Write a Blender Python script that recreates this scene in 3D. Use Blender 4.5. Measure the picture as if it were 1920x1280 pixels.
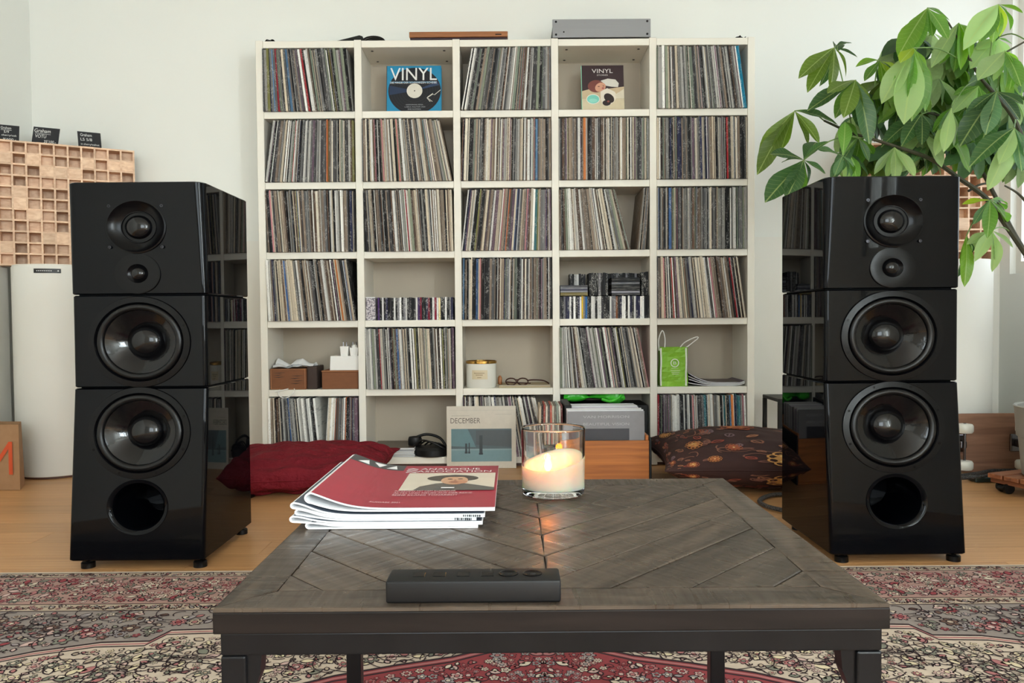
import bpy, bmesh, math, random
from mathutils import Vector, Matrix
random.seed(11)
sc = bpy.context.scene
COL = sc.collection
for _o in list(bpy.data.objects):
    bpy.data.objects.remove(_o, do_unlink=True)
PI = math.pi
rnd = random.uniform

# ---------------------------------------------------------------- camera, world, lights, exposure
FPX, EYE = 1400.0, 0.72
_p, _r = math.radians(1.7), math.radians(0.45)
_f = Vector((0, math.cos(_p), -math.sin(_p)))
_u0, _r0 = Vector((0, math.sin(_p), math.cos(_p))), Vector((1, 0, 0))
_rt = _r0 * math.cos(_r) - _u0 * math.sin(_r)
_up = _r0 * math.sin(_r) + _u0 * math.cos(_r)
cam = bpy.data.cameras.new('camera')
cam.sensor_width = 36
cam.lens = FPX / 1920 * 36
cam.clip_start = 0.02
cob = bpy.data.objects.new('camera', cam)
COL.objects.link(cob)
cob.matrix_world = Matrix(((_rt.x, _up.x, -_f.x, 0), (_rt.y, _up.y, -_f.y, 0), (_rt.z, _up.z, -_f.z, EYE), (0, 0, 0, 1)))
sc.camera = cob
sc.view_settings.view_transform = 'Standard'
sc.view_settings.look = 'None'
sc.view_settings.exposure = 0.96
sc.view_settings.gamma = 1.0
sc.view_settings.use_curve_mapping = False
w = bpy.data.worlds.new('sky')
sc.world = w
w.use_nodes = True
w.node_tree.nodes['Background'].inputs[0].default_value = (0.80, 0.90, 1.0, 1)
w.node_tree.nodes['Background'].inputs[1].default_value = 1.0
sc.cycles.max_bounces = 10
sc.cycles.transparent_max_bounces = 12
sc.cycles.caustics_reflective = False


def area(name, loc, rot, sx, sy, power, col):
    l = bpy.data.lights.new(name, 'AREA')
    l.shape = 'RECTANGLE'
    l.size, l.size_y, l.energy, l.color = sx, sy, power, col
    o = bpy.data.objects.new(name, l)
    COL.objects.link(o)
    o.location, o.rotation_euler = loc, rot
    return o


DAY = (0.84, 0.95, 1.0)
# daylight through the right wall's windows; the rear lamp is an added frontal fill
area('daylight_right_far', (2.74, 2.90, 1.75), (0, PI / 2, 0), 1.5, 1.7, 3.5, DAY)
area('daylight_right_near', (2.74, -2.15, 1.55), (0, PI / 2, 0), 1.9, .85, 175, DAY)
area('daylight_right_pane', (2.74, -0.80, 1.70), (0, PI / 2, 0), 1.6, .42, 26, DAY)
area('fill_rear', (0.0, -2.90, 1.60), (PI / 2, 0, 0), 1.7, 1.8, 46, DAY)


def P(px, py, Y):        # layout aid: the room point at depth Y that a spot of the photograph shows
    v = _f + _rt * ((px - 960) / FPX) + _up * ((640 - py) / FPX)
    return v * (Y / v.y) + Vector((0, 0, EYE))


def G(px, py, z):        # the same on a horizontal plane
    v = _f + _rt * ((px - 960) / FPX) + _up * ((640 - py) / FPX)
    return v * ((z - EYE) / v.z) + Vector((0, 0, EYE))


# ---------------------------------------------------------------- materials
def lin(c):
    return tuple((x / 255 / 12.92) if x / 255 <= 0.04045 else ((x / 255 + 0.055) / 1.055) ** 2.4 for x in c)


def nd(t, kind, **kw):
    n = t.nodes.new(kind)
    for k, v in kw.items():
        setattr(n, k, v)
    return n


def M(name, col, rough=0.5, metal=0.0, spec=0.5, coat=0.0, noise=None, bump=None, trans=0.0, sss=0.0, emit=None, ior=1.5, sssr=(1, .5, .25)):
    m = bpy.data.materials.new(name)
    m.use_nodes = True
    t = m.node_tree
    b = t.nodes['Principled BSDF']
    c = (*lin(col), 1)
    b.inputs['Base Color'].default_value = c
    b.inputs['Roughness'].default_value = rough
    b.inputs['Metallic'].default_value = metal
    b.inputs['Specular IOR Level'].default_value = spec
    b.inputs['Coat Weight'].default_value = coat
    b.inputs['Coat Roughness'].default_value = 0.03
    b.inputs['Transmission Weight'].default_value = trans
    b.inputs['IOR'].default_value = ior
    if sss:
        b.inputs['Subsurface Weight'].default_value = sss
        b.inputs['Subsurface Radius'].default_value = sssr
        b.inputs['Subsurface Scale'].default_value = 0.02
    if emit:
        b.inputs['Emission Color'].default_value = (*lin(emit[0]), 1)
        b.inputs['Emission Strength'].default_value = emit[1]
    tc = nd(t, 'ShaderNodeTexCoord')
    if noise:                      # (scale xyz, amount, second colour)
        mp = nd(t, 'ShaderNodeMapping')
        mp.inputs['Scale'].default_value = noise[0]
        n = nd(t, 'ShaderNodeTexNoise')
        n.inputs['Scale'].default_value = 1
        n.inputs['Detail'].default_value = 5
        rp = nd(t, 'ShaderNodeValToRGB')
        rp.color_ramp.elements[0].position = 0.5 - noise[1]
        rp.color_ramp.elements[1].position = 0.5 + noise[1]
        rp.color_ramp.elements[0].color = c
        rp.color_ramp.elements[1].color = (*lin(noise[2]), 1)
        t.links.new(tc.outputs['Object'], mp.inputs[0])
        t.links.new(mp.outputs[0], n.inputs[0])
        t.links.new(n.outputs['Fac'], rp.inputs[0])
        t.links.new(rp.outputs[0], b.inputs['Base Color'])
    if bump:                       # (scale xyz, strength, distance)
        mp = nd(t, 'ShaderNodeMapping')
        mp.inputs['Scale'].default_value = bump[0]
        n = nd(t, 'ShaderNodeTexNoise')
        n.inputs['Scale'].default_value = 1
        n.inputs['Detail'].default_value = 4
        bp = nd(t, 'ShaderNodeBump')
        bp.inputs['Strength'].default_value = bump[1]
        bp.inputs['Distance'].default_value = bump[2]
        t.links.new(tc.outputs['Object'], mp.inputs[0])
        t.links.new(mp.outputs[0], n.inputs[0])
        t.links.new(n.outputs['Fac'], bp.inputs['Height'])
        t.links.new(bp.outputs[0], b.inputs['Normal'])
    return m


_flat = {}


def flat(col, rough=0.55):         # plain printed / dyed colour
    k = (tuple(col), rough)
    if k not in _flat:
        _flat[k] = M('print_%d_%d_%d' % tuple(col), col, rough, noise=((40, 40, 40), 0.45, tuple(int(x * 0.93) for x in col)))
    return _flat[k]


def tinted(name, rough, attr=None, marks=0.5, scale=(60, 60, 60)):
    """base colour from the object's own colour (or a colour attribute) with small printed marks and wear"""
    m = bpy.data.materials.new(name)
    m.use_nodes = True
    t = m.node_tree
    b = t.nodes['Principled BSDF']
    b.inputs['Roughness'].default_value = rough
    b.inputs['Specular IOR Level'].default_value = .2
    oi = nd(t, 'ShaderNodeObjectInfo')
    if attr:
        at = nd(t, 'ShaderNodeAttribute', attribute_name=attr)
        src = at.outputs['Color']
    else:
        src = oi.outputs['Color']
    tc = nd(t, 'ShaderNodeTexCoord')
    mul = nd(t, 'ShaderNodeMath', operation='MULTIPLY')
    mul.inputs[1].default_value = 37.0
    t.links.new(oi.outputs['Random'], mul.inputs[0])
    add = nd(t, 'ShaderNodeVectorMath', operation='ADD')
    cmb = nd(t, 'ShaderNodeCombineXYZ')
    for i in range(3):
        t.links.new(mul.outputs[0], cmb.inputs[i])
    t.links.new(tc.outputs['Object'], add.inputs[0])
    t.links.new(cmb.outputs[0], add.inputs[1])

    def noise(sc_, det):
        mp = nd(t, 'ShaderNodeMapping')
        mp.inputs['Scale'].default_value = sc_
        n = nd(t, 'ShaderNodeTexNoise')
        n.inputs['Scale'].default_value = 1
        n.inputs['Detail'].default_value = det
        t.links.new(add.outputs[0], mp.inputs[0])
        t.links.new(mp.outputs[0], n.inputs[0])
        return n.outputs['Fac']

    def ramp(s, a, bb):
        r = nd(t, 'ShaderNodeMapRange')
        r.inputs[1].default_value, r.inputs[2].default_value = a, bb
        t.links.new(s, r.inputs[0])
        return r.outputs[0]
    n1 = ramp(noise(scale, 2), 0.50, 0.60)           # letters
    n2 = ramp(noise((scale[0] * .12, scale[1] * .12, scale[2] * .12), 1), 0.48, 0.56)     # only on some stretches
    mm = nd(t, 'ShaderNodeMath', operation='MULTIPLY')
    t.links.new(n1, mm.inputs[0])
    t.links.new(n2, mm.inputs[1])
    m2 = nd(t, 'ShaderNodeMath', operation='MULTIPLY')
    m2.inputs[1].default_value = marks
    t.links.new(mm.outputs[0], m2.inputs[0])
    inv = nd(t, 'ShaderNodeRGBToBW')
    t.links.new(src, inv.inputs[0])
    gt = nd(t, 'ShaderNodeMath', operation='LESS_THAN')
    gt.inputs[1].default_value = 0.22
    t.links.new(inv.outputs[0], gt.inputs[0])
    mixc = nd(t, 'ShaderNodeMix', data_type='RGBA')
    mixc.inputs['A'].default_value = (0.03, 0.03, 0.03, 1)
    mixc.inputs['B'].default_value = (0.75, 0.73, 0.68, 1)
    t.links.new(gt.outputs[0], mixc.inputs['Factor'])
    mx = nd(t, 'ShaderNodeMix', data_type='RGBA')
    t.links.new(m2.outputs[0], mx.inputs['Factor'])
    t.links.new(src, mx.inputs['A'])
    t.links.new(mixc.outputs['Result'], mx.inputs['B'])
    t.links.new(mx.outputs['Result'], b.inputs['Base Color'])
    return m


def woodmat(name, c1, c2, rough=0.5, scale=(2, 30, 30), perobj=0.25, saw=0.0, coat=0.0, bumpd=0.0006, spec=0.5):
    """grain along the object's local x, tone varied from piece to piece"""
    m = bpy.data.materials.new(name)
    m.use_nodes = True
    t = m.node_tree
    b = t.nodes['Principled BSDF']
    b.inputs['Coat Weight'].default_value = coat
    b.inputs['Specular IOR Level'].default_value = spec
    tc = nd(t, 'ShaderNodeTexCoord')
    oi = nd(t, 'ShaderNodeObjectInfo')
    mul = nd(t, 'ShaderNodeMath', operation='MULTIPLY')
    mul.inputs[1].default_value = 23.0
    t.links.new(oi.outputs['Random'], mul.inputs[0])
    add = nd(t, 'ShaderNodeVectorMath', operation='ADD')
    cmb = nd(t, 'ShaderNodeCombineXYZ')
    for i in range(3):
        t.links.new(mul.outputs[0], cmb.inputs[i])
    t.links.new(tc.outputs['Object'], add.inputs[0])
    t.links.new(cmb.outputs[0], add.inputs[1])
    mp = nd(t, 'ShaderNodeMapping')
    mp.inputs['Scale'].default_value = scale
    n = nd(t, 'ShaderNodeTexNoise')
    n.inputs['Scale'].default_value = 1
    n.inputs['Detail'].default_value = 6
    n.inputs['Distortion'].default_value = 0.6
    t.links.new(add.outputs[0], mp.inputs[0])
    t.links.new(mp.outputs[0], n.inputs[0])
    rp = nd(t, 'ShaderNodeValToRGB')
    rp.color_ramp.elements[0].position = 0.3
    rp.color_ramp.elements[1].position = 0.7
    rp.color_ramp.elements[0].color = (*lin(c1), 1)
    rp.color_ramp.elements[1].color = (*lin(c2), 1)
    t.links.new(n.outputs['Fac'], rp.inputs[0])
    vr = nd(t, 'ShaderNodeMapRange')
    vr.inputs[3].default_value, vr.inputs[4].default_value = 1 - perobj, 1 + perobj
    t.links.new(oi.outputs['Random'], vr.inputs[0])
    hs = nd(t, 'ShaderNodeHueSaturation')
    t.links.new(vr.outputs[0], hs.inputs['Value'])
    t.links.new(rp.outputs[0], hs.inputs['Color'])
    t.links.new(hs.outputs[0], b.inputs['Base Color'])
    b.inputs['Roughness'].default_value = rough
    h = n.outputs['Fac']
    if saw:
        mp2 = nd(t, 'ShaderNodeMapping')
        mp2.inputs['Scale'].default_value = (110, 9, 9)
        n2 = nd(t, 'ShaderNodeTexNoise')
        n2.inputs['Scale'].default_value = 1
        n2.inputs['Detail'].default_value = 2
        t.links.new(add.outputs[0], mp2.inputs[0])
        t.links.new(mp2.outputs[0], n2.inputs[0])
        ad = nd(t, 'ShaderNodeMath', operation='MULTIPLY_ADD')
        ad.inputs[1].default_value = saw
        t.links.new(n2.outputs['Fac'], ad.inputs[0])
        t.links.new(h, ad.inputs[2])
        h = ad.outputs[0]
        mr = nd(t, 'ShaderNodeMapRange')
        mr.inputs[1].default_value, mr.inputs[2].default_value = 0.3, 0.7
        mr.inputs[3].default_value, mr.inputs[4].default_value = rough - 0.12, rough + 0.15
        t.links.new(n2.outputs['Fac'], mr.inputs[0])
        t.links.new(mr.outputs[0], b.inputs['Roughness'])
    bp = nd(t, 'ShaderNodeBump')
    bp.inputs['Strength'].default_value = 0.6
    bp.inputs['Distance'].default_value = bumpd
    t.links.new(h, bp.inputs['Height'])
    t.links.new(bp.outputs[0], b.inputs['Normal'])
    return m


PAINT = M('wall_paint', (234, 234, 228), 0.9, bump=((60, 60, 60), 0.15, 0.001), noise=((1.5, 1.5, 1.5), 0.3, (231, 231, 224)))
CEIL = M('ceiling_paint', (238, 237, 230), 0.9, noise=((2, 2, 2), 0.3, (234, 232, 225)))
WHITE = M('white_lacquer', (236, 231, 219), 0.45, noise=((3, 3, 3), 0.3, (232, 226, 213)))
WHITE2 = M('white_panel', (235, 232, 224), 0.55, noise=((3, 3, 3), 0.3, (230, 227, 218)))
BACKB = M('beige_back_board', (184, 172, 154), 0.65, noise=((3, 3, 3), 0.3, (176, 164, 146)))
OAK = woodmat('oak_floor', (176, 124, 78), (208, 160, 108), 0.38, (2.2, 34, 34), 0.12, bumpd=0.0002)
BLACKGLOSS = M('piano_black', (5, 6, 9), 0.03, spec=0.15)
RUBBER = M('black_rubber', (7, 7, 8), 0.3, spec=.3)
CONE = M('black_cone', (6, 6, 8), 0.10, spec=0.4, bump=((60, 60, 60), 0.25, 0.002))
SATIN = M('satin_black', (5, 5, 7), 0.22, spec=.18)
MATT = M('matt_black', (9, 9, 10), 0.5, spec=.35, noise=((30, 30, 30), 0.4, (13, 13, 15)))
VOID = M('void_black', (3, 3, 4), 0.8)
CHROME = M('dark_chrome', (120, 120, 125), 0.18, metal=1.0)
STEELBLK = M('blackened_steel', (12, 12, 14), 0.3, metal=0.15, spec=.3, noise=((18, 18, 18), 0.3, (22, 22, 24)), bump=((25, 25, 25), 0.3, 0.001))
TABLEWOOD = woodmat('dark_grey_wood', (50, 42, 35), (90, 77, 65), 0.34, (7, 60, 60), 0.17, saw=0.8, bumpd=0.0012)
TABLEEDGE = woodmat('dark_edge_wood', (20, 16, 14), (34, 27, 24), 0.5, (5, 50, 50), 0.1, bumpd=0.0005, spec=.15)
BIRCH = woodmat('light_wood', (208, 166, 134), (234, 200, 168), 0.55, (9, 60, 60), 0.16, bumpd=0.0003)
WAXED = woodmat('orange_brown_wood', (150, 84, 32), (190, 114, 50), 0.45, (3, 60, 60), 0.06, bumpd=0.0004)
WALNUT = woodmat('brown_wood', (120, 70, 36), (176, 112, 62), 0.4, (4, 60, 60), 0.1)
KRAFT = M('kraft_paper', (176, 136, 100), 0.8, noise=((30, 30, 30), 0.4, (160, 120, 84)))
CARDBOARD = M('brown_cardboard', (130, 82, 50), 0.8, noise=((20, 20, 90), 0.4, (116, 72, 44)))
PAPER = M('white_paper', (240, 240, 240), 0.6, noise=((10, 200, 400), 0.4, (226, 226, 228)))
GLASS = M('clear_glass', (255, 255, 255), 0.0, trans=1.0, ior=1.47)
GOLD = M('gold_metal', (190, 150, 80), 0.22, metal=1.0)
WHITEPL = M('white_plastic', (240, 238, 232), 0.4, noise=((10, 10, 10), 0.4, (234, 231, 225)))
GREYMET = M('grey_aluminium', (146, 146, 148), 0.45, metal=0.25, noise=((4, 300, 300), 0.4, (138, 138, 140)))
SPINE = tinted('sleeve_spine', 0.6, None, 0.32, (4, 4, 46))
SPINES = tinted('sleeve_spine_many', 0.6, 'Col', 0.3, (300, 300, 150))
CASE = tinted('disc_case_spine', 0.5, None, 0.5, (4, 4, 16))


# ---------------------------------------------------------------- mesh helpers
_world = {}


def wl(o):
    return _world.get(o.name, Vector((0, 0, 0))) if o else Vector((0, 0, 0))


class MB:
    def __init__(s):
        s.v, s.f, s.m, s.c = [], [], [], []

    def add(s, vs, fs, mi=0, col=None):
        o = len(s.v)
        s.v += [Vector(v) for v in vs]
        for f in fs:
            s.f.append([i + o for i in f])
            s.m.append(mi)
            s.c.append(col)
        return s

    def box(s, x0, x1, y0, y1, z0, z1, mi=0, col=None):
        x0, x1 = sorted((x0, x1)); y0, y1 = sorted((y0, y1)); z0, z1 = sorted((z0, z1))
        return s.add([(x0, y0, z0), (x1, y0, z0), (x1, y1, z0), (x0, y1, z0), (x0, y0, z1), (x1, y0, z1), (x1, y1, z1), (x0, y1, z1)],
                     [(3, 2, 1, 0), (4, 5, 6, 7), (0, 1, 5, 4), (1, 2, 6, 5), (2, 3, 7, 6), (3, 0, 4, 7)], mi, col)

    def rbox(s, x0, x1, y0, y1, z0, z1, r=0.003, seg=2, mi=0):
        b = bmesh.new()
        bmesh.ops.create_cube(b, size=1)
        for v in b.verts:
            v.co = Vector(((x0 + x1) / 2 + v.co.x * abs(x1 - x0), (y0 + y1) / 2 + v.co.y * abs(y1 - y0), (z0 + z1) / 2 + v.co.z * abs(z1 - z0)))
        bmesh.ops.bevel(b, geom=b.edges[:], offset=r, segments=seg, affect='EDGES', profile=0.5)
        b.verts.index_update()
        s.add([v.co.copy() for v in b.verts], [[v.index for v in f.verts] for f in b.faces], mi)
        b.free()
        return s

    def prism(s, poly, fn, a, b, mi=0):
        """poly: 2D outline; fn(p, q, t) gives the 3D point; extruded from t=a to t=b"""
        n = len(poly)
        s.add([fn(p, q, a) for p, q in poly] + [fn(p, q, b) for p, q in poly],
              [list(range(n))[::-1], [i + n for i in range(n)]] + [(i, (i + 1) % n, (i + 1) % n + n, i + n) for i in range(n)], mi)
        return s

    def lathe(s, prof, c, n=32, axis='z', sx=1.0, mi=0, shear=0.0, caps=True):
        """prof: (radius, height along axis); axis 'z' stands up, 'y' points into the room's depth"""
        vs, fs = [], []
        for r, h in prof:
            for k in range(n):
                a = 2 * PI * k / n
                if axis == 'z':
                    vs.append((c[0] + sx * r * math.cos(a), c[1] + r * math.sin(a), c[2] + h))
                elif axis == 'x':
                    vs.append((c[0] + h, c[1] + r * math.cos(a), c[2] + r * math.sin(a)))
                else:
                    vs.append((c[0] + sx * r * math.cos(a), c[1] + h + shear * r * math.sin(a), c[2] + r * math.sin(a)))
        m = len(prof)
        for j in range(m - 1):
            for k in range(n):
                k2 = (k + 1) % n
                q = (j * n + k, j * n + k2, (j + 1) * n + k2, (j + 1) * n + k)
                fs.append(q if axis == 'z' else q[::-1])
        if caps and prof[0][0] > 0:
            fs.append(list(range(n))[::-1] if axis == 'z' else list(range(n)))
        if caps and prof[-1][0] > 0:
            fs.append([(m - 1) * n + k for k in range(n)])
        return s.add(vs, fs, mi)

    def tube(s, pts, r, n=6, mi=0, closed=False):
        pts = [Vector(p) for p in pts]
        N = len(pts)
        rad = r if isinstance(r, (list, tuple)) else [r] * N
        vs, fs = [], []
        ref = Vector((0, 0, 1))
        for i, p in enumerate(pts):
            d = (pts[(i + 1) % N] - pts[i - 1]) if closed else (pts[min(i + 1, N - 1)] - pts[max(i - 1, 0)])
            d.normalize()
            if abs(d.dot(ref)) > 0.95:
                ref = Vector((1, 0, 0)) if abs(d.x) < 0.9 else Vector((0, 1, 0))
            a = d.cross(ref).normalized()
            b = a.cross(d).normalized()
            ref = b
            for k in range(n):
                t = 2 * PI * k / n
                vs.append(p + (a * math.cos(t) + b * math.sin(t)) * rad[i])
        for i in range(N if closed else N - 1):
            i2 = (i + 1) % N
            for k in range(n):
                k2 = (k + 1) % n
                fs.append((i * n + k, i * n + k2, i2 * n + k2, i2 * n + k))
        if not closed:
            fs.append(list(range(n))[::-1])
            fs.append([(N - 1) * n + k for k in range(n)])
        return s.add(vs, fs, mi)

    def build(s, name, mats, parent=None, origin=None, smooth=False, angle=35, kind=None):
        if not isinstance(mats, (list, tuple)):
            mats = [mats]
        if parent is not None:
            o0 = wl(parent)
        elif origin is not None:
            o0 = Vector(origin)
        else:
            xs = [v.x for v in s.v]; ys = [v.y for v in s.v]; zs = [v.z for v in s.v]
            o0 = Vector(((min(xs) + max(xs)) / 2, (min(ys) + max(ys)) / 2, min(zs)))
        me = bpy.data.meshes.new(name)
        me.from_pydata([tuple(v - o0) for v in s.v], [], s.f)
        for m in mats:
            me.materials.append(m)
        me.polygons.foreach_set('material_index', s.m)
        if any(c is not None for c in s.c):
            at = me.color_attributes.new('Col', 'FLOAT_COLOR', 'CORNER')
            for p in me.polygons:
                c = s.c[p.index] or (.5, .5, .5)
                for li in p.loop_indices:
                    at.data[li].color = (*c, 1)
        bm = bmesh.new()
        bm.from_mesh(me)
        bmesh.ops.recalc_face_normals(bm, faces=bm.faces[:])
        bm.to_mesh(me)
        bm.free()
        if smooth:
            me.polygons.foreach_set('use_smooth', [True] * len(me.polygons))
            me.set_sharp_from_angle(angle=math.radians(angle))
        me.update()
        o = bpy.data.objects.new(name, me)
        COL.objects.link(o)
        if parent is not None:
            o.parent = parent
            _world[o.name] = o0.copy()
        else:
            o.location = o0
            _world[o.name] = o0.copy()
        if kind:
            o['kind'] = kind
        return o


def tag(o, label, cat, group=None):
    o['label'] = label
    o['category'] = cat
    if group:
        o['group'] = group
    return o


def thing(name, label, cat, loc, group=None):
    o = bpy.data.objects.new(name, None)
    o.empty_display_size = 0.05
    COL.objects.link(o)
    o.location = loc
    _world[o.name] = Vector(loc)
    return tag(o, label, cat, group)


def dup(o, **kw):
    c = o.copy()
    COL.objects.link(c)
    for k, v in kw.items():
        setattr(c, k, v)
    return c


def struct(o):
    o['kind'] = 'structure'
    return o


def smoothpts(pts, n=6):
    """Catmull-Rom through the points"""
    pts = [Vector(p) for p in pts]
    out = []
    for i in range(len(pts) - 1):
        a, b, c, d = pts[max(i - 1, 0)], pts[i], pts[i + 1], pts[min(i + 2, len(pts) - 1)]
        for k in range(n):
            t = k / n
            out.append(0.5 * ((2 * b) + (c - a) * t + (2 * a - 5 * b + 4 * c - d) * t * t + (3 * b - a - 3 * c + d) * t ** 3))
    out.append(pts[-1])
    return out


_txt = {}


def text2d(st):
    if st not in _txt:
        cu = bpy.data.curves.new('txt', 'FONT')
        cu.body = st
        cu.resolution_u = 3
        ob = bpy.data.objects.new('txt', cu)
        COL.objects.link(ob)
        dg = bpy.context.evaluated_depsgraph_get()
        me = bpy.data.meshes.new_from_object(ob.evaluated_get(dg))
        vs = [(v.co.x, v.co.y) for v in me.vertices]
        fs = [list(p.vertices) for p in me.polygons]
        bpy.data.objects.remove(ob, do_unlink=True)
        bpy.data.curves.remove(cu)
        bpy.data.meshes.remove(me)
        x0 = min(v[0] for v in vs); x1 = max(v[0] for v in vs)
        y0 = min(v[1] for v in vs); y1 = max(v[1] for v in vs)
        _txt[st] = ([((x - x0) / (x1 - x0), (y - y0) / (y1 - y0)) for x, y in vs], fs)
    return _txt[st]


class Print:
    """flat print: shapes in (u, v), laid on a surface by fn(u, v, lift)"""
    def __init__(s, fn, step=0.00015):
        s.fn, s.step, s.mb, s.cols, s.k = fn, step, MB(), [], 1

    def ci(s, c):
        c = tuple(c)
        if c not in s.cols:
            s.cols.append(c)
        return s.cols.index(c)

    def raw(s, pts, fs, c):
        s.mb.add([s.fn(u, v, s.k * s.step) for u, v in pts], fs, s.ci(c))
        s.k += 1

    def poly(s, pts, c):
        s.raw(pts, [list(range(len(pts)))], c)

    def rect(s, u0, v0, u1, v1, c, n=1):
        pts, fs = [], []
        for i in range(n + 1):
            u = u0 + (u1 - u0) * i / n
            pts += [(u, v0), (u, v1)]
        for i in range(n):
            fs.append((2 * i, 2 * i + 2, 2 * i + 3, 2 * i + 1))
        s.raw(pts, fs, c)

    def ell(s, u, v, a, b, c, n=20, rot=0.0, a0=0.0, a1=2 * PI):
        cr, sr = math.cos(rot), math.sin(rot)
        s.poly([(u + a * math.cos(t) * cr - b * math.sin(t) * sr, v + a * math.cos(t) * sr + b * math.sin(t) * cr)
                for t in [a0 + (a1 - a0) * i / n for i in range(n + (0 if a1 - a0 > 6.2 else 1))]], c)

    def ring(s, u, v, a, b, th, c, n=28):
        pts, fs = [], []
        for i in range(n):
            t = 2 * PI * i / n
            pts += [(u + a * math.cos(t), v + b * math.sin(t)), (u + (a - th) * math.cos(t), v + (b - th * b / a) * math.sin(t))]
        for i in range(n):
            j = (i + 1) % n
            fs.append((2 * i, 2 * j, 2 * j + 1, 2 * i + 1))
        s.raw(pts, fs, c)

    def line(s, pts, wd, c):
        vs, fs = [], []
        for i, p in enumerate(pts):
            a, b = pts[max(i - 1, 0)], pts[min(i + 1, len(pts) - 1)]
            dx, dy = b[0] - a[0], b[1] - a[1]
            L = math.hypot(dx, dy) or 1
            nx, ny = -dy / L * wd / 2, dx / L * wd / 2
            vs += [(p[0] + nx, p[1] + ny), (p[0] - nx, p[1] - ny)]
        for i in range(len(pts) - 1):
            fs.append((2 * i, 2 * i + 1, 2 * i + 3, 2 * i + 2))
        s.raw(vs, fs, c)

    def text(s, st, u, v, wd, ht, c):
        vs, fs = text2d(st)
        s.raw([(u + x * wd, v + y * ht) for x, y in vs], fs, c)

    def build(s, name, parent, rough=0.4, kind=None):
        return s.mb.build(name, [flat(c, rough) for c in s.cols], parent, kind=kind)


def quadmap(a, b, c, n):
    """surface point from corner a, edge vectors b (u) and c (v), lifted along n"""
    a, b, c, n = Vector(a), Vector(b), Vector(c), Vector(n).normalized()
    return lambda u, v, h: a + b * u + c * v + n * h


# ================================================================ THE ROOM
XL, XR, YB, YR, HC = -2.47, 2.53, 3.89, -2.7, 2.85
mb = MB(); mb.box(XL - .1, XR + .1, YR - .1, YB + .1, -0.12, -0.012)
floor = struct(mb.build('floor', OAK, origin=(0, 0, -0.012)))
# oak boards
PW, PL = 0.128, 1.30
proto = None
row = 0
y = YR
while y < YB - 0.001:
    x = XL - rnd(0, PL)
    while x < XR:
        x0, x1, y1 = max(x, XL), min(x + PL, XR), min(y + PW, YB)
        if x1 - x0 > 0.02:
            if proto is None:
                mb = MB(); mb.rbox(-.5, .5, -.5, .5, -.5, .5, 0.0005, 1)
                me = mb.build('plank', OAK, origin=(0, 0, 0))
                for v in me.data.vertices:
                    v.co.x = math.copysign(.5, v.co.x) if abs(v.co.x) > .4 else v.co.x
                proto = me
                ob = me
            else:
                ob = dup(proto)
            ob.parent = floor
            ob.location = ((x0 + x1) / 2, (y + y1) / 2, 0.012 - 0.006)
            ob.scale = (x1 - x0 - 0.0012, y1 - y - 0.0012, 0.012)
        x += PL
    y += PW
    row += 1

# planks stand 12 mm above the slab; their top is z = 0
mb = MB(); mb.box(XL - .1, XR + .1, YR - .1, YB + .1, HC, HC + .1)
struct(mb.build('ceiling', CEIL))
mb = MB(); mb.box(XL - .12, XR + .12, YB, YB + .1, -.02, HC)
struct(mb.build('wall_back', PAINT))
mb = MB(); mb.box(XL - .12, XL, YR, YB, -.02, HC)
struct(mb.build('wall_left', PAINT))


def wall_with_windows(name, horiz, openings, a0, a1, b0, b1):
    """horiz: True when the wall runs along x (fixed y), else along y (fixed x)"""
    mb = MB()

    def bx(p0, p1, z0, z1):
        if p1 - p0 > 1e-4 and z1 - z0 > 1e-4:
            mb.box(p0, p1, b0, b1, z0, z1) if horiz else mb.box(b0, b1, p0, p1, z0, z1)
    p = a0
    for (o0, o1, z0, z1) in openings:
        bx(p, o0, -.02, HC)
        bx(o0, o1, -.02, z0)
        bx(o0, o1, z1, HC)
        p = o1
    bx(p, a1, -.02, HC)
    return struct(mb.build(name, PAINT))


W1, W2, W3, W4 = (2.05, 3.80, .93, 2.52), (-2.6, -1.7, .55, 2.52), (-1.02, -.58, .9, 2.52), (-.9, .9, .7, 2.52)
wall_with_windows('wall_right', False, [W2, W3, W1], YR, YB, XR, XR + .12)
wall_with_windows('wall_rear', True, [W4], XL - .12, XR + .12, YR - .12, YR)  # W4: unseen rear window, added to let in frontal fill
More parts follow.
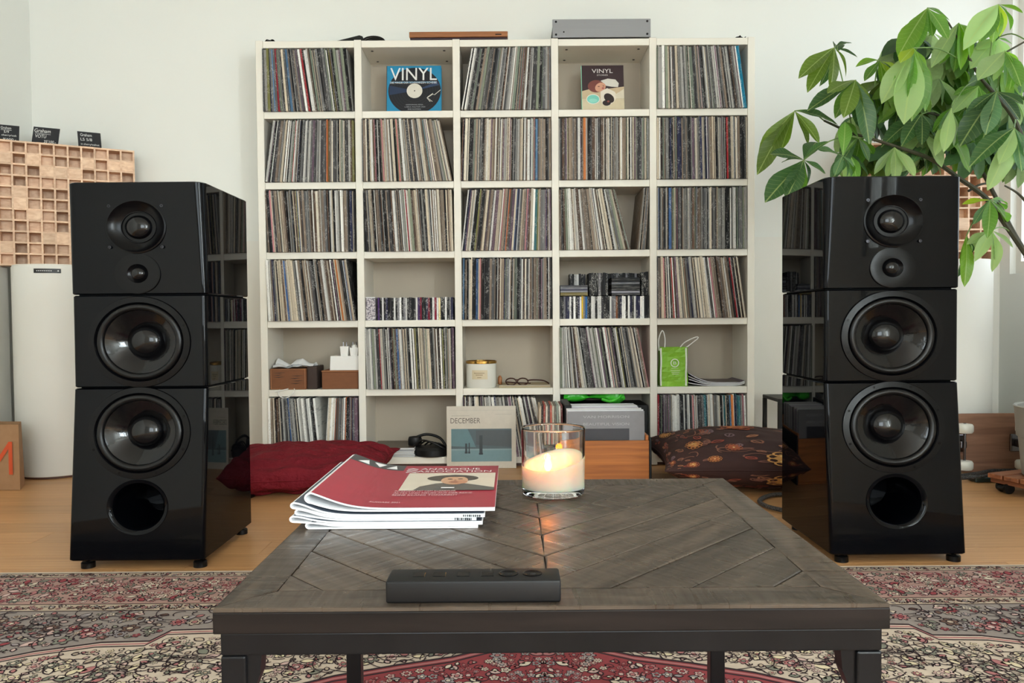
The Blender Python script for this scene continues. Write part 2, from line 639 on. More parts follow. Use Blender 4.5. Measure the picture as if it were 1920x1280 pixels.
# glazing: clear panes that pass straight light and mirror a little
PANE = bpy.data.materials.new('window_glass')
PANE.use_nodes = True
_t = PANE.node_tree
_t.nodes.clear()
_o = nd(_t, 'ShaderNodeOutputMaterial'); _a = nd(_t, 'ShaderNodeBsdfTransparent'); _g = nd(_t, 'ShaderNodeBsdfGlossy'); _x = nd(_t, 'ShaderNodeMixShader')
_g.inputs['Roughness'].default_value = 0.02
_x.inputs[0].default_value = 0.06
_t.links.new(_a.outputs[0], _x.inputs[1]); _t.links.new(_g.outputs[0], _x.inputs[2]); _t.links.new(_x.outputs[0], _o.inputs[0])
for i, (wn, hz, f0) in enumerate(((W1, False, XR + .03), (W2, False, XR + .03), (W3, False, XR + .03), (W4, True, YR - .09))):
    o0, o1, z0, z1 = wn

    def bx(mb, p0, p1, za, zb, t0=0.0, t1=0.06):
        mb.box(p0, p1, f0 + t0, f0 + t1, za, zb) if hz else mb.box(f0 + t0, f0 + t1, p0, p1, za, zb)
    mb = MB()
    for (p0, p1, za, zb) in ((o0, o0 + .04, z0, z1), (o1 - .04, o1, z0, z1), (o0 + .04, o1 - .04, z0, z0 + .06), (o0 + .04, o1 - .04, z1 - .06, z1)):
        bx(mb, p0, p1, za, zb)
    wo = struct(mb.build('window_%d' % (i + 1), WHITE2))
    mid = (o0 + o1) / 2
    mb = MB(); bx(mb, mid - .04, mid + .04, z0 + .06, z1 - .06, 0.002, .058); mb.build('mullion', WHITE2, wo)
    for p0, p1 in ((o0 + .04, mid - .04), (mid + .04, o1 - .04)):
        mb = MB(); bx(mb, p0, p1, z0 + .06, z1 - .06, .027, .033); mb.build('pane', PANE, wo)
# low wainscot boards and baseboards
mb = MB()
mb.box(XL, -1.24, YB - .014, YB - .001, 0.02, 1.135)
struct(mb.build('trim_1', WHITE2))
mb = MB(); mb.box(1.19, XR, YB - .014, YB - .001, 0.02, 1.135)
struct(mb.build('trim_2', WHITE2))
mb = MB(); mb.rbox(XL + .001, XL + .05, 1.2, 3.6, 0.0, 0.99, .004, 1)
struct(mb.build('trim_3', WHITE2))
BASE = M('dark_gap_wood', (92, 58, 46), .5, noise=((4, 20, 20), .4, (76, 46, 36)))
mb = MB(); mb.rbox(XL, XR, YB - .024, YB - .014, 0.0, 0.014, .002, 1)
struct(mb.build('baseboard_back', BASE))
mb = MB(); mb.rbox(XL + .05, XL + .062, 1.2, 3.6, 0.0, 0.012, .002, 1)
struct(mb.build('baseboard_left', BASE))

# ================================================================ BOOKCASE
BY0, BY1 = 3.63, 3.882                      # front and back of the bookcase
PX = [-1.2225 + .4735 * i for i in range(6)]
PT = 0.0345
SZ = [2.065, 1.728, 1.390, 1.053, 0.720, 0.385, 0.050]
CW = .4735 - PT


def cx(c, u):
    return PX[c] + PT + CW * u


bk = thing('bookcase', 'tall white bookcase of thirty open cubes full of records against the back wall', 'bookcase', (-.02, BY0, 0))
for i in range(6):
    mb = MB(); mb.rbox(PX[i], PX[i] + PT, BY0, BY1, 0.004, 2.068, .0015, 1); mb.build('upright', WHITE, bk)
for k, z in enumerate(SZ):
    for c in range(5):
        mb = MB(); mb.rbox(PX[c] + PT + .0004, PX[c + 1] - .0004, BY0 + .002, BY1, z - .033, z, .0015, 1); mb.build('shelf', WHITE, bk)
for c in range(5):
    mb = MB(); mb.box(PX[c] + PT, PX[c + 1], BY1 - .004, BY1 + .003, .05, 2.05); mb.build('back_board', BACKB, bk)
    mb = MB(); mb.box(PX[c] + PT, PX[c + 1], BY0 + .03, BY0 + .045, 0, .017); mb.build('plinth', BASE, bk)
for c in (1, 3):                            # dowel screws under the top boards
    for u in (.1, .9):
        for yy in (.05, .2):
            mb = MB(); mb.lathe([(0.005, 0), (0.006, -.002), (0.004, -.003)], (cx(c, u), BY0 + yy, SZ[0] - .033), 12, sx=1.13); mb.build('screw', CHROME, bk)

# ---------------------------------------------------------------- records
ROWN = ['top', 'second', 'third', 'fourth', 'fifth', 'bottom']
COLN = ['first', 'second', 'third', 'fourth', 'fifth']
ORD = ['first', 'second', 'third', 'fourth', 'fifth', 'sixth', 'seventh', 'eighth', 'ninth', 'tenth', 'eleventh', 'twelfth', 'thirteenth']
PAL = {'mid grey': [(110, 109, 108), (128, 126, 122), (98, 98, 99)], 'dark grey': [(62, 61, 63), (74, 72, 72)], 'pale grey': [(165, 163, 158), (178, 175, 168)],
       'cream': [(206, 192, 170), (196, 184, 164), (214, 204, 186)], 'white': [(232, 229, 222), (224, 222, 216)], 'black': [(24, 23, 25), (32, 30, 32)],
       'taupe': [(132, 116, 102), (118, 104, 92), (146, 130, 114)], 'brown': [(84, 68, 58), (98, 76, 62)], 'mauve': [(116, 92, 104), (104, 84, 98)],
       'sage': [(128, 134, 116), (116, 126, 112)], 'red': [(158, 44, 50), (140, 36, 46)], 'blue': [(62, 92, 136), (84, 118, 150)], 'teal': [(70, 118, 124), (52, 104, 112)],
       'orange': [(204, 124, 70), (196, 110, 66)], 'pink': [(196, 136, 136), (184, 128, 134)], 'navy': [(40, 44, 74), (34, 36, 62)], 'olive': [(120, 118, 70), (134, 128, 84)]}
WT = {'mid grey': 15, 'dark grey': 9, 'pale grey': 10, 'cream': 15, 'white': 13, 'black': 14, 'taupe': 15, 'brown': 7, 'mauve': 5, 'sage': 5, 'red': 1.4, 'blue': 1.4, 'teal': 1.3, 'orange': .6, 'pink': 1.4, 'navy': 1.2, 'olive': .8}


def pick(tone):
    wt = dict(WT)
    if tone == 'grey':  # greyer mix; on the top row it carries reflected glare in the colour
        wt.update({'mid grey': 32, 'dark grey': 18, 'pale grey': 18, 'taupe': 6, 'cream': 7, 'brown': 3, 'sage': 9, 'red': 1.4, 'orange': .4, 'blue': 1.2, 'pink': 1.4, 'olive': .5, 'teal': 1.2})
    if tone == 'taupe':
        wt.update({'taupe': 26, 'cream': 22, 'brown': 12, 'mid grey': 8})
    if tone == 'mono':
        wt.update({'black': 30, 'white': 26, 'dark grey': 14, 'mid grey': 10, 'taupe': 5, 'cream': 8, 'brown': 3})
    n = random.choices(list(wt), list(wt.values()))[0]
    c = random.choice(PAL[n])
    j = rnd(.9, 1.1)
    return n, lin(tuple(min(255, x * j) for x in c))


# (row, column): ([(position at the bottom, position at the top)...], tone); two lists when the row parts in a V
CUBES = {
    (0, 0): ([[(0, 0), (.15, .12), (.5, .41), (.8, .72), (.99, .93)]], 'grey'),
    (0, 2): ([[(.01, .13), (.3, .40), (.6, .67), (.99, .99)]], 'grey'),
    (0, 4): ([[(0, 0), (.4, .36), (.8, .715), (.99, .90)]], 'grey'),
    (1, 0): ([[(0, .10), (.3, .36), (.7, .71), (.99, .99)]], 'grey'),
    (1, 1): ([[(0, 0), (.4, .36), (.75, .66), (.985, .85)]], 'taupe'),
    (1, 2): ([[(0, .03), (.5, .52), (.99, .99)]], 'taupe'),
    (1, 3): ([[(0, 0), (.99, .99)]], 'any'),
    (1, 4): ([[(0, 0), (.5, .485), (.99, .98)]], 'any'),
    (2, 0): ([[(.03, 0), (.2, .15), (.5, .475), (.99, .985)]], 'taupe'),
    (2, 1): ([[(.03, 0), (.3, .265), (.6, .55), (.99, .975)]], 'taupe'),
    (2, 2): ([[(0, .08), (.3, .37), (.6, .65), (.99, .985)]], 'taupe'),
    (2, 3): ([[(0, 0), (.3, .24), (.6, .48), (.79, .62)], [(.86, .93), (.95, .995)]], 'taupe'),
    (2, 4): ([[(0, 0), (.99, .985)]], 'grey'),
    (3, 0): ([[(.02, 0), (.3, .24), (.6, .53), (.99, .90)]], 'taupe'),
    (3, 2): ([[(0, .01), (.5, .515), (.99, .99)]], 'taupe'),
    (3, 4): ([[(0, 0), (.3, .24), (.6, .52), (.985, .89)]], 'taupe'),
    (4, 1): ([[(.02, 0), (.4, .37), (.8, .775), (.99, .985)]], 'any'),
    (4, 3): ([[(0, 0), (.3, .2), (.7, .6), (.985, .86)]], 'mono'),
    (5, 0): ([[(0, 0), (.3, .25), (.58, .52)], [(.62, .67), (.8, .83), (.99, .99)]], 'any'),
    (5, 2): ([[(0, 0), (.5, .42), (.95, .80)]], 'mono'),
    (5, 4): ([[(0, 0), (.5, .475), (.99, .965)]], 'mono'),
}
mb = MB(); mb.box(-.5, .5, 0, 1, 0, 1)
lp_proto = None
many = MB()
LPH = .294


def interp(pairs, b):
    for (b0, t0), (b1, t1) in zip(pairs, pairs[1:]):
        if b <= b1 + 1e-6:
            k = (b - b0) / max(b1 - b0, 1e-6)
            return t0 + (t1 - t0) * k
    return pairs[-1][1]


lp_mesh = None
for (r, c), (segs, tone) in CUBES.items():
    found = []
    for pairs in segs:
        b = pairs[0][0]
        last = pairs[-1][0]
        while b < last - .008:
            wide = random.random() < .21
            th = rnd(.0095, .0135) if wide else rnd(.0030, .0068)
            th = min(th, (last - b) * CW)
            wide = th >= .0095
            bc = b + th / CW / 2
            tc = interp(pairs, bc)
            hh = LPH + rnd(-.004, .004)
            lean = math.asin(max(-.5, min(.5, (tc - bc) * CW / hh)))
            x = cx(c, bc)
            z = SZ[r + 1] + abs(math.sin(lean)) * th / 2 + .0002
            yf = BY0 - rnd(.004, .018)
            nm, col = pick(tone)
            tw = th * math.cos(lean) * .93
            if (r, c) == (0, 4) and last - bc < .04:
                nm, col, wide = 'teal', lin((20, 120, 150)), True
            if wide:
                found.append((nm, col, x, yf, z, tw, hh, lean))
            else:
                sl, cl = math.sin(lean), math.cos(lean)
                vs = []
                for (px_, pz_) in ((-.5 * tw, 0), (.5 * tw, 0), (.5 * tw, hh), (-.5 * tw, hh)):
                    X, Z = px_ * cl + pz_ * sl, -px_ * sl + pz_ * cl
                    vs += [(x + X, yf, z + Z), (x + X, BY1 - .012, z + Z)]
                many.add(vs, [(0, 2, 4, 6), (7, 5, 3, 1), (0, 1, 3, 2), (2, 3, 5, 4), (4, 5, 7, 6), (6, 7, 1, 0)], 0, col)
            b += th / CW
    cnt = {}
    tot = {}
    for f in found:
        tot[f[0]] = tot.get(f[0], 0) + 1
    for nm, col, x, yf, z, tw, hh, lean in found:
        i = cnt.get(nm, 0)
        cnt[nm] = i + 1
        if tot[nm] == 1:
            lab = 'the only wide %s record spine, %s row, %s column of the bookcase' % (nm, ROWN[r], COLN[c])
        else:
            lab = 'wide %s record spine, %s such from the left, %s row, %s column' % (nm, ORD[min(i, 12)], ROWN[r], COLN[c])
        if lp_mesh is None:
            m0 = MB(); m0.box(-.5, .5, 0, 1, 0, 1)
            o = m0.build('record_sleeve', SPINE, origin=(0, 0, 0))
            lp_mesh = o
        else:
            o = dup(lp_mesh)
        o.location = (x, yf, z)
        o.scale = (tw, BY1 - .012 - yf, hh)
        o.rotation_euler = (0, lean, 0)
        o.color = (*col, 1)
        tag(o, lab, 'record', 'record sleeves standing in the bookcase')
o = many.build('thin_record_sleeves', SPINES, origin=(0, BY0, 0), kind='stuff')
tag(o, 'mass of thin record sleeves packed between the wide ones in the bookcase', 'records')

# ---------------------------------------------------------------- compact discs
cd_mesh = None


def disc(x, y, z, tx, ty, tz, nm, col, lab):
    """a closed disc case; tx, ty, tz its extents"""
    global cd_mesh
    if cd_mesh is None:
        m0 = MB(); m0.box(-.5, .5, 0, 1, 0, 1)
        o = m0.build('disc_case', CASE, origin=(0, 0, 0))
        cd_mesh = o
    else:
        o = dup(cd_mesh)
    o.location = (x, y, z)
    o.scale = (tx, ty, tz)
    o.rotation_euler = (0, 0, 0)
    o.color = (*col, 1)
    return tag(o, lab, 'disc case', 'disc cases in the bookcase')


CDP = {'black': (18, 17, 20), 'white': (228, 226, 222), 'grey': (120, 118, 122), 'dark red': (120, 24, 48), 'navy': (34, 34, 62), 'cream': (222, 206, 160), 'pink': (196, 120, 150), 'blue': (40, 110, 180), 'yellow': (232, 190, 60), 'brown': (120, 74, 46), 'violet': (70, 44, 92), 'charcoal': (46, 44, 48)}


def cdrow(r, c, u0, u1, z, h, y, weights, fixed, where, th=(.0085, .0115), dep=.135):
    x, items = cx(c, u0), []
    while x < cx(c, u1) - .006:
        t = rnd(*th)
        nm = random.choices(list(weights), list(weights.values()))[0]
        u = (x - cx(c, 0)) / CW
        for fu, fn in fixed:
            if abs(u - fu) < .014 and not any(i[3] == fn for i in items):
                nm = fn
        items.append((x, t, h * rnd(.96, 1.0), nm))
        x += t
    tot, cnt = {}, {}
    for it in items:
        tot[it[3]] = tot.get(it[3], 0) + 1
    NUM = ORD + ['fourteenth', 'fifteenth', 'sixteenth', 'seventeenth', 'eighteenth', 'nineteenth', 'twentieth'] + ['twenty-' + q for q in ORD[:9]] + ['thirtieth'] + ['thirty-' + q for q in ORD[:9]]
    for x, t, hh, nm in items:
        i = cnt.get(nm, 0)
        cnt[nm] = i + 1
        lab = ('%s upright disc case, %s %s from the left, %s' % (nm, NUM[i], nm, where)) if tot[nm] > 1 else 'the only %s upright disc case, %s' % (nm, where)
        jt = rnd(.88, 1.12)
        col = lin(tuple(min(255, q * jt) for q in CDP[nm]))
        disc(x + t / 2, y + rnd(0, .006), z, t * .93, dep, hh, nm, col, lab)


cdrow(3, 1, .135, .985, SZ[4], .112, BY0 + .02, {'black': 9, 'white': 7, 'grey': 5, 'navy': 3, 'violet': 2, 'dark red': 1.5, 'pink': 1, 'charcoal': 4},
      [(.60, 'dark red'), (.71, 'dark red'), (.81, 'cream')], 'fourth row, second column')
cdrow(3, 3, .0, .985, SZ[4], .112, BY0 + .01, {'black': 10, 'white': 9, 'grey': 4, 'navy': 3, 'charcoal': 6},
      [(.245, 'yellow'), (.295, 'blue'), (.63, 'brown')], 'lower tier, fourth column')
ztier = SZ[4] + .112 + .001
cdrow(3, 3, .14, .33, ztier, .115, BY0 + .142, {'black': 5, 'white': 3, 'charcoal': 3}, [], 'behind the left flat stack', (.010, .013), .095)
cdrow(3, 3, .335, .545, ztier, .113, BY0 + .02, {'black': 9, 'charcoal': 4, 'grey': 1}, [], 'middle of the upper tier', (.010, .013))
cdrow(3, 3, .56, .91, ztier, .117, BY0 + .142, {'black': 5, 'charcoal': 3, 'grey': 2}, [], 'behind the right flat stack', (.010, .013), .095)
cdrow(3, 3, .92, .985, ztier, .115, BY0 + .03, {'black': 9, 'charcoal': 2}, [], 'right end of the upper tier', (.010, .013))
fl = [('olive green', (120, 108, 62), .016), ('black and white', (150, 150, 158), .009), ('navy', (60, 60, 80), .008), ('grey', (120, 120, 128), .008), ('charcoal', (60, 60, 66), .010)]
z = ztier
for k, (nm, col, t) in enumerate(fl):
    disc(cx(3, .162), BY0 + .004 + .004 * (k % 2), z, .132, .135, t * .92, nm, lin(col), '%s disc case lying flat, %s from the bottom of the left stack' % (nm, ORD[k]))
    z += t
z = ztier
for k in range(8):
    nm, col = [('charcoal', (40, 38, 44)), ('pale grey', (150, 148, 158)), ('black', (20, 20, 22)), ('black', (16, 16, 18)), ('black', (22, 22, 24)), ('grey', (110, 112, 120)), ('black', (20, 20, 22)), ('black', (14, 14, 16))][k]
    disc(cx(3, .735), BY0 + .002 + .004 * (k % 3), z, .136, .135, .0100, nm, lin(col), '%s disc case lying flat, %s from the bottom of the right stack' % (nm, ORD[k]))
    z += .0108
# patterned box beside the discs
t = thing('patterned_box', 'small white box with grey scribble pattern at the left of the disc cases', 'box', (cx(1, .06), BY0 + .02, SZ[4]))
mb = MB(); mb.rbox(cx(1, .005), cx(1, .108), BY0 + .02, BY0 + .15, SZ[4], SZ[4] + .108, .002, 1); mb.build('box_body', M('scribble_paper', (214, 206, 208), .7, noise=((120, 120, 120), .06, (120, 112, 122))), t)
mb = MB(); mb.rbox(cx(1, .002), cx(1, .111), BY0 + .018, BY0 + .152, SZ[4] + .108, SZ[4] + .114, .002, 1); mb.build('lid', PAPER, t)

# ================================================================ LOUDSPEAKERS
SX = 1.13


def cabinet(name, parent, x0, x1, z0, z1, y0, y1, yback, c0, c1, zones, holes_r):
    """box with rounded front uprights; its front face holds the round openings listed in zones"""
    mb = MB()
    K = 6

    def yf(z):
        return y0 + (y1 - y0) * (z - z0) / (z1 - z0)

    def cc(z):
        return c0 + (c1 - c0) * (z - z0) / (z1 - z0)

    def ring(z, ins):
        c, f = cc(z), yf(z) + ins
        pts = []
        for k in range(K + 1):
            a = PI / 2 * k / K
            pts.append((x0 + ins + c - c * math.cos(a), f + c - c * math.sin(a), z))
        for k in range(K + 1):
            a = PI / 2 * (1 - k / K)
            pts.append((x1 - ins - c + c * math.cos(a), f + c - c * math.sin(a), z))
        pts += [(x1 - ins, yback - ins, z), (x0 + ins, yback - ins, z)]
        return pts
    e = .003
    lv = [ring(z0, e), ring(z0 + e, 0), ring(z1 - e, 0), ring(z1, e)]
    n = len(lv[0])
    vs = [p for l in lv for p in l]
    fs = [list(range(n))[::-1], [3 * n + i for i in range(n)]]
    for j in range(3):
        for i in range(n):
            if j == 1 and i == K:
                continue
            i2 = (i + 1) % n
            fs.append((j * n + i, j * n + i2, (j + 1) * n + i2, (j + 1) * n + i))
    mb.add(vs, fs)
    za, zb = z0 + e, z1 - e
    for (q0, q1, cxx, cz, rx, rz) in zones:
        q0, q1 = max(q0, za), min(q1, zb)
        hw0 = (x1 - x0) / 2 - cc((q0 + q1) / 2)
        mx = (x0 + x1) / 2
        ang = [2 * PI * k / 56 for k in range(56)]
        for X in (mx - hw0, mx + hw0):
            for Z in (q0, q1):
                ang.append(math.atan2(Z - cz, X - cxx) % (2 * PI))
        ang = sorted(set(round(a, 6) for a in ang))
        outer, inner = [], []
        for a in ang:
            ca, sa = math.cos(a), math.sin(a)
            ts = []
            if abs(ca) > 1e-9:
                ts.append(((mx + hw0 if ca > 0 else mx - hw0) - cxx) / ca)
            if abs(sa) > 1e-9:
                ts.append(((q1 if sa > 0 else q0) - cz) / sa)
            t = min(x for x in ts if x > 0)
            X, Z = cxx + ca * t, cz + sa * t
            hw = (x1 - x0) / 2 - cc(Z)
            X = mx + (X - mx) * hw / hw0
            outer.append((X, yf(Z), Z))
            rr = 1 / math.sqrt((ca / rx) ** 2 + (sa / rz) ** 2)
            Z2 = cz + sa * rr
            inner.append((cxx + ca * rr, yf(Z2), Z2))
        m = len(ang)
        mb.add(outer + inner, [(i, (i + 1) % m, (i + 1) % m + m, i + m) for i in range(m)])
    return mb.build(name, BLACKGLOSS, parent, smooth=True, angle=40)


def speaker(side, xc, label):
    x0, x1 = xc - .200, xc + .200
    t = thing('loudspeaker', label, 'loudspeaker', (xc, 2.2, 0), 'tall black loudspeakers')
    yb = 2.545
    yt, y1, y2, y3 = 2.190, 2.203, 2.201, 2.152          # front at the top, the two seams and the bottom
    zt, za, zb, z0 = 1.129, .801, .527, .027
    mz, tz, w1z, w2z, pz = 1.000, .863, .662, .395, .180
    cabinet('upper_cabinet', t, x0, x1, za + .0015, zt, y1, yt, yb, .013, .026, [(za, (mz + tz - .02) / 2 + .005, xc, tz, .058 * SX, .058), ((mz + tz - .02) / 2 + .005, zt, xc, mz, .075 * SX, .075)], None)
    cabinet('middle_cabinet', t, x0 + .003, x1 - .003, zb + .0015, za - .0015, y2, y1, yb, .012, .012, [(zb, za, xc, w1z, .116 * SX, .116)], None)
    sl = (y2 - y3) / (zb - z0)
    cabinet('lower_cabinet', t, x0 + .002, x1 - .002, z0, zb - .0015, y3, y2, yb, .012, .012, [((w2z + pz) / 2 - .02, zb, xc, w2z, .116 * SX, .116), (z0, (w2z + pz) / 2 - .02, xc, pz, .078 * SX, .078)], None)
    for q in (za, zb):
        mb = MB(); mb.box(x0 + .012, x1 - .012, 2.225, yb - .01, q - .004, q + .004); mb.build('seam_gasket', VOID, t)

    def woofer(zc, s):
        y = (y2 if s == 0 else y3 + sl * (zc - z0)) - .0005
        mb = MB(); mb.lathe([(.112, .004), (.117, -.004), (.133, -.003), (.1345, .0005), (.133, .003), (.112, .012), (.112, .004)], (xc, y, zc), 64, 'y', SX, shear=s, caps=False)
        wf = mb.build('woofer', SATIN, t, smooth=True)
        prof = [(.113, .006)] + [(.103 + .0095 * math.cos(a), .003 - .0085 * math.sin(a)) for a in [PI * k / 10 for k in range(11)]] + [(.0925, .007)]
        mb = MB(); mb.lathe(prof, (xc, y, zc), 64, 'y', SX, shear=s)
        mb.f = [f for f in mb.f if len(f) == 4]; mb.m = mb.m[:len(mb.f)]; mb.c = mb.c[:len(mb.f)]
        mb.build('surround', RUBBER, wf, smooth=True)
        mb = MB(); mb.lathe([(.0945, .004), (.080, .012), (.060, .025), (.040, .043)], (xc, y, zc), 64, 'y', SX, shear=s)
        mb.f = [f for f in mb.f if len(f) == 4]; mb.m = mb.m[:len(mb.f)]; mb.c = mb.c[:len(mb.f)]
        mb.build('cone', CONE, wf, smooth=True)
        mb = MB(); mb.lathe([(.045, .040)] + [(.045 * math.cos(a), .040 - .026 * math.sin(a)) for a in [PI / 2 * k / 9 for k in range(1, 10)]], (xc, y, zc), 40, 'y', SX, shear=s)
        mb.build('dust_cap', CONE2, wf, smooth=True)
        for k in range(8):
            a = PI / 8 + k * PI / 4
            mb = MB(); mb.lathe([(.0035, .001), (.0035, -.0042), (.0015, -.0042), (.0015, -.003)], (xc + SX * .1255 * math.cos(a), y + s * .1255 * math.sin(a), zc + .1255 * math.sin(a)), 10, 'y')
            mb.build('screw', SATIN, wf)
    woofer(w1z, 0)
    woofer(w2z, sl)
    ym = y1 + (yt - y1) * (mz - za) / (zt - za)
    mb = MB(); mb.lathe([(.0785, .0015), (.0785, -.002), (.0745, -.003), (.070, .002), (.058, .012), (.047, .016), (.046, .014), (.044, .014), (.043, .017), (.0345, .017)], (xc, ym, mz), 56, 'y', SX)
    mb.f = [f for f in mb.f if len(f) == 4]; mb.m = mb.m[:len(mb.f)]; mb.c = mb.c[:len(mb.f)]
    md = mb.build('midrange', SATIN, t, smooth=True)
    mb = MB(); mb.lathe([(.035, .0175)] + [(.035 * math.cos(a), .0175 - .022 * math.sin(a)) for a in [PI / 2 * k / 9 for k in range(1, 10)]], (xc, ym, mz), 40, 'y', SX); mb.build('dome', CONE2, md, smooth=True)
    for sxx in (-1, 1):
        for szz in (-1, 1):
            mb = MB(); mb.lathe([(.0045, .001), (.0045, -.003), (.002, -.003), (.002, -.0015)], (xc + sxx * .077, ym, mz + szz * .060), 12, 'y', 1.1); mb.build('screw', CHROME2, md)
    yt_ = y1 + (yt - y1) * (tz - za) / (zt - za)
    mb = MB(); mb.lathe([(.060, .001), (.0595, -.003), (.057, -.0035), (.028, -.002), (.022, .004), (.019, .005)], (xc, yt_, tz), 48, 'y', SX)
    mb.f = [f for f in mb.f if len(f) == 4]; mb.m = mb.m[:len(mb.f)]; mb.c = mb.c[:len(mb.f)]
    tw = mb.build('tweeter', SATIN, t, smooth=True)
    mb = MB(); mb.lathe([(.0195, .005)] + [(.0195 * math.cos(a), .005 - .014 * math.sin(a)) for a in [PI / 2 * k / 8 for k in range(1, 9)]], (xc, yt_, tz), 32, 'y', SX); mb.build('dome', CONE2, tw, smooth=True)
    yp = y3 + sl * (pz - z0)
    prof = [(.080, .001), (.079, -.003)] + [(.079 - .014 * math.sin(a), -.003 + .016 * (1 - math.cos(a))) for a in [PI / 2 * k / 8 for k in range(1, 9)]] + [(.063, .05), (.063, .20), (.001, .20)]
    mb = MB(); mb.lathe(prof, (xc, yp, pz), 48, 'y', SX, shear=sl)
    mb.f = [f for f in mb.f if len(f) == 4]; mb.m = mb.m[:len(mb.f)]; mb.c = mb.c[:len(mb.f)]
    mb.build('bass_port', BLACKGLOSS, t, smooth=True)
    for fx in (x0 + .045, x1 - .025):
        for fy in (y3 + .028, yb - .03):
            mb = MB(); mb.lathe([(.006, .004), (.017, .004), (.018, .001), (.018, .016), (.015, .019), (.006, .019), (.0055, .028), (.001, .028)], (fx, fy, -.001 + .0005), 24, 'z', 1.1)
            ft = mb.build('foot', RUBBER, t, smooth=True)
            mb = MB(); mb.lathe([(.0062, .0188), (.0095, .0225), (.0095, .0275)], (fx, fy, 0), 20, 'z', 1.1); mb.build('foot_nut', CHROME, ft, smooth=True)
    return t


CONE2 = M('black_dome', (8, 8, 10), 0.14, spec=0.4)
CHROME2 = M('black_screw', (60, 60, 64), 0.25, metal=1.0)
speaker('left', -1.0985, 'tall gloss black three-section loudspeaker standing left of the bookcase, before the wooden diffuser')
speaker('right', 1.1205, 'tall gloss black three-section loudspeaker standing right of the bookcase, under the green plant')

# ================================================================ RUG
RUGB = M('rug_wool', (176, 156, 142), 0.95, noise=((90, 90, 90), .3, (160, 140, 126)), bump=((400, 400, 400), .5, .002))
rg = thing('persian_rug', 'patterned Persian rug with cream medallion and red border under the coffee table', 'rug', (0.04, 1.0, 0))
RX0, RX1, RY0, RY1 = -1.93, 2.01, -.55, 2.118
mb = MB(); mb.rbox(RX0, RX1, RY0, RY1, 0.0005, .0075, .002, 1); mb.build('rug_base', RUGB, rg)
pr = Print(lambda u, v, h: Vector((u, v, .0076 + h)), 0.0)
INK, CREAM, ROSE, RED, SAND, GREY, SAGE, BRN, BLUSH = (44, 22, 28), (214, 198, 176), (176, 112, 110), (150, 60, 66), (186, 166, 144), (158, 148, 146), (128, 128, 112), (104, 76, 62), (204, 172, 162)
RC = .06


class Layered:
    """motifs of one level lie on the same thin lift"""
    def __init__(s):
        s.h = 0

    def at(s, lvl):
        pr.step, pr.k = 1.0, 0
        pr.fn = lambda u, v, h, l=lvl: Vector((u, v, .0076 + .00022 * l))


L = Layered()


def mir(fn):
    for sgn in (1, -1):
        fn(lambda pts: [(RC + sgn * (p[0] - RC), p[1]) for p in pts])


def band(y0, y1, c, lvl):
    L.at(lvl); pr.rect(RX0 + .004, y0, RX1 - .004, y1, c, 1)


def leafpts(x, y, a, l, wd, n=5):
    pts = []
    for k in range(n + 1):
        t = k / n
        pts.append((t * l, math.sin(PI * t) ** .8 * wd))
    for k in range(n - 1, 0, -1):
        t = k / n
        pts.append((t * l, -math.sin(PI * t) ** .8 * wd))
    ca, sa = math.cos(a), math.sin(a)
    return [(x + p * ca - q * sa, y + p * sa + q * ca) for p, q in pts]


def clear(p, lims):
    return lims is None or lims(p[0], p[1])


def flower(x, y, r, c1, c2, base, npet=6, rot=0.0):
    out, inn = [], []
    n = npet * 3
    for k in range(n):
        a = rot + 2 * PI * k / n
        q = 1.0 if k % 3 else .62
        out.append((x + r * q * math.cos(a), y + r * q * math.sin(a)))
        inn.append((x + r * q * .80 * math.cos(a), y + r * q * .80 * math.sin(a)))
    for pts, c, l in ((out, INK, base), (inn, c1, base + 1)):
        mir(lambda T: (L.at(l), pr.poly(T(pts), c)))
    mir(lambda T: (L.at(base + 2), pr.poly(T([(x + r * .42 * math.cos(2 * PI * k / 7), y + r * .42 * math.sin(2 * PI * k / 7)) for k in range(7)]), INK)))
    mir(lambda T: (L.at(base + 3), pr.poly(T([(x + r * .3 * math.cos(2 * PI * k / 6), y + r * .3 * math.sin(2 * PI * k / 6)) for k in range(6)]), c2)))


def leaf(x, y, a, l, wd, c, base):
    mir(lambda T: (L.at(base), pr.poly(T(leafpts(x - .003 * math.cos(a), y - .003 * math.sin(a), a, l + .007, wd + .0034)), INK)))
    mir(lambda T: (L.at(base + 1), pr.poly(T(leafpts(x, y, a, l, wd)), c)))


def vine(x, y, a, l, curl, base, wd=.0032, c=INK):
    pts = []
    for k in range(9):
        pts.append((x, y))
        x += l / 8 * math.cos(a); y += l / 8 * math.sin(a)
        a += curl / 8
    mir(lambda T: (L.at(base), pr.line(T(pts), wd, c)))
    return pts


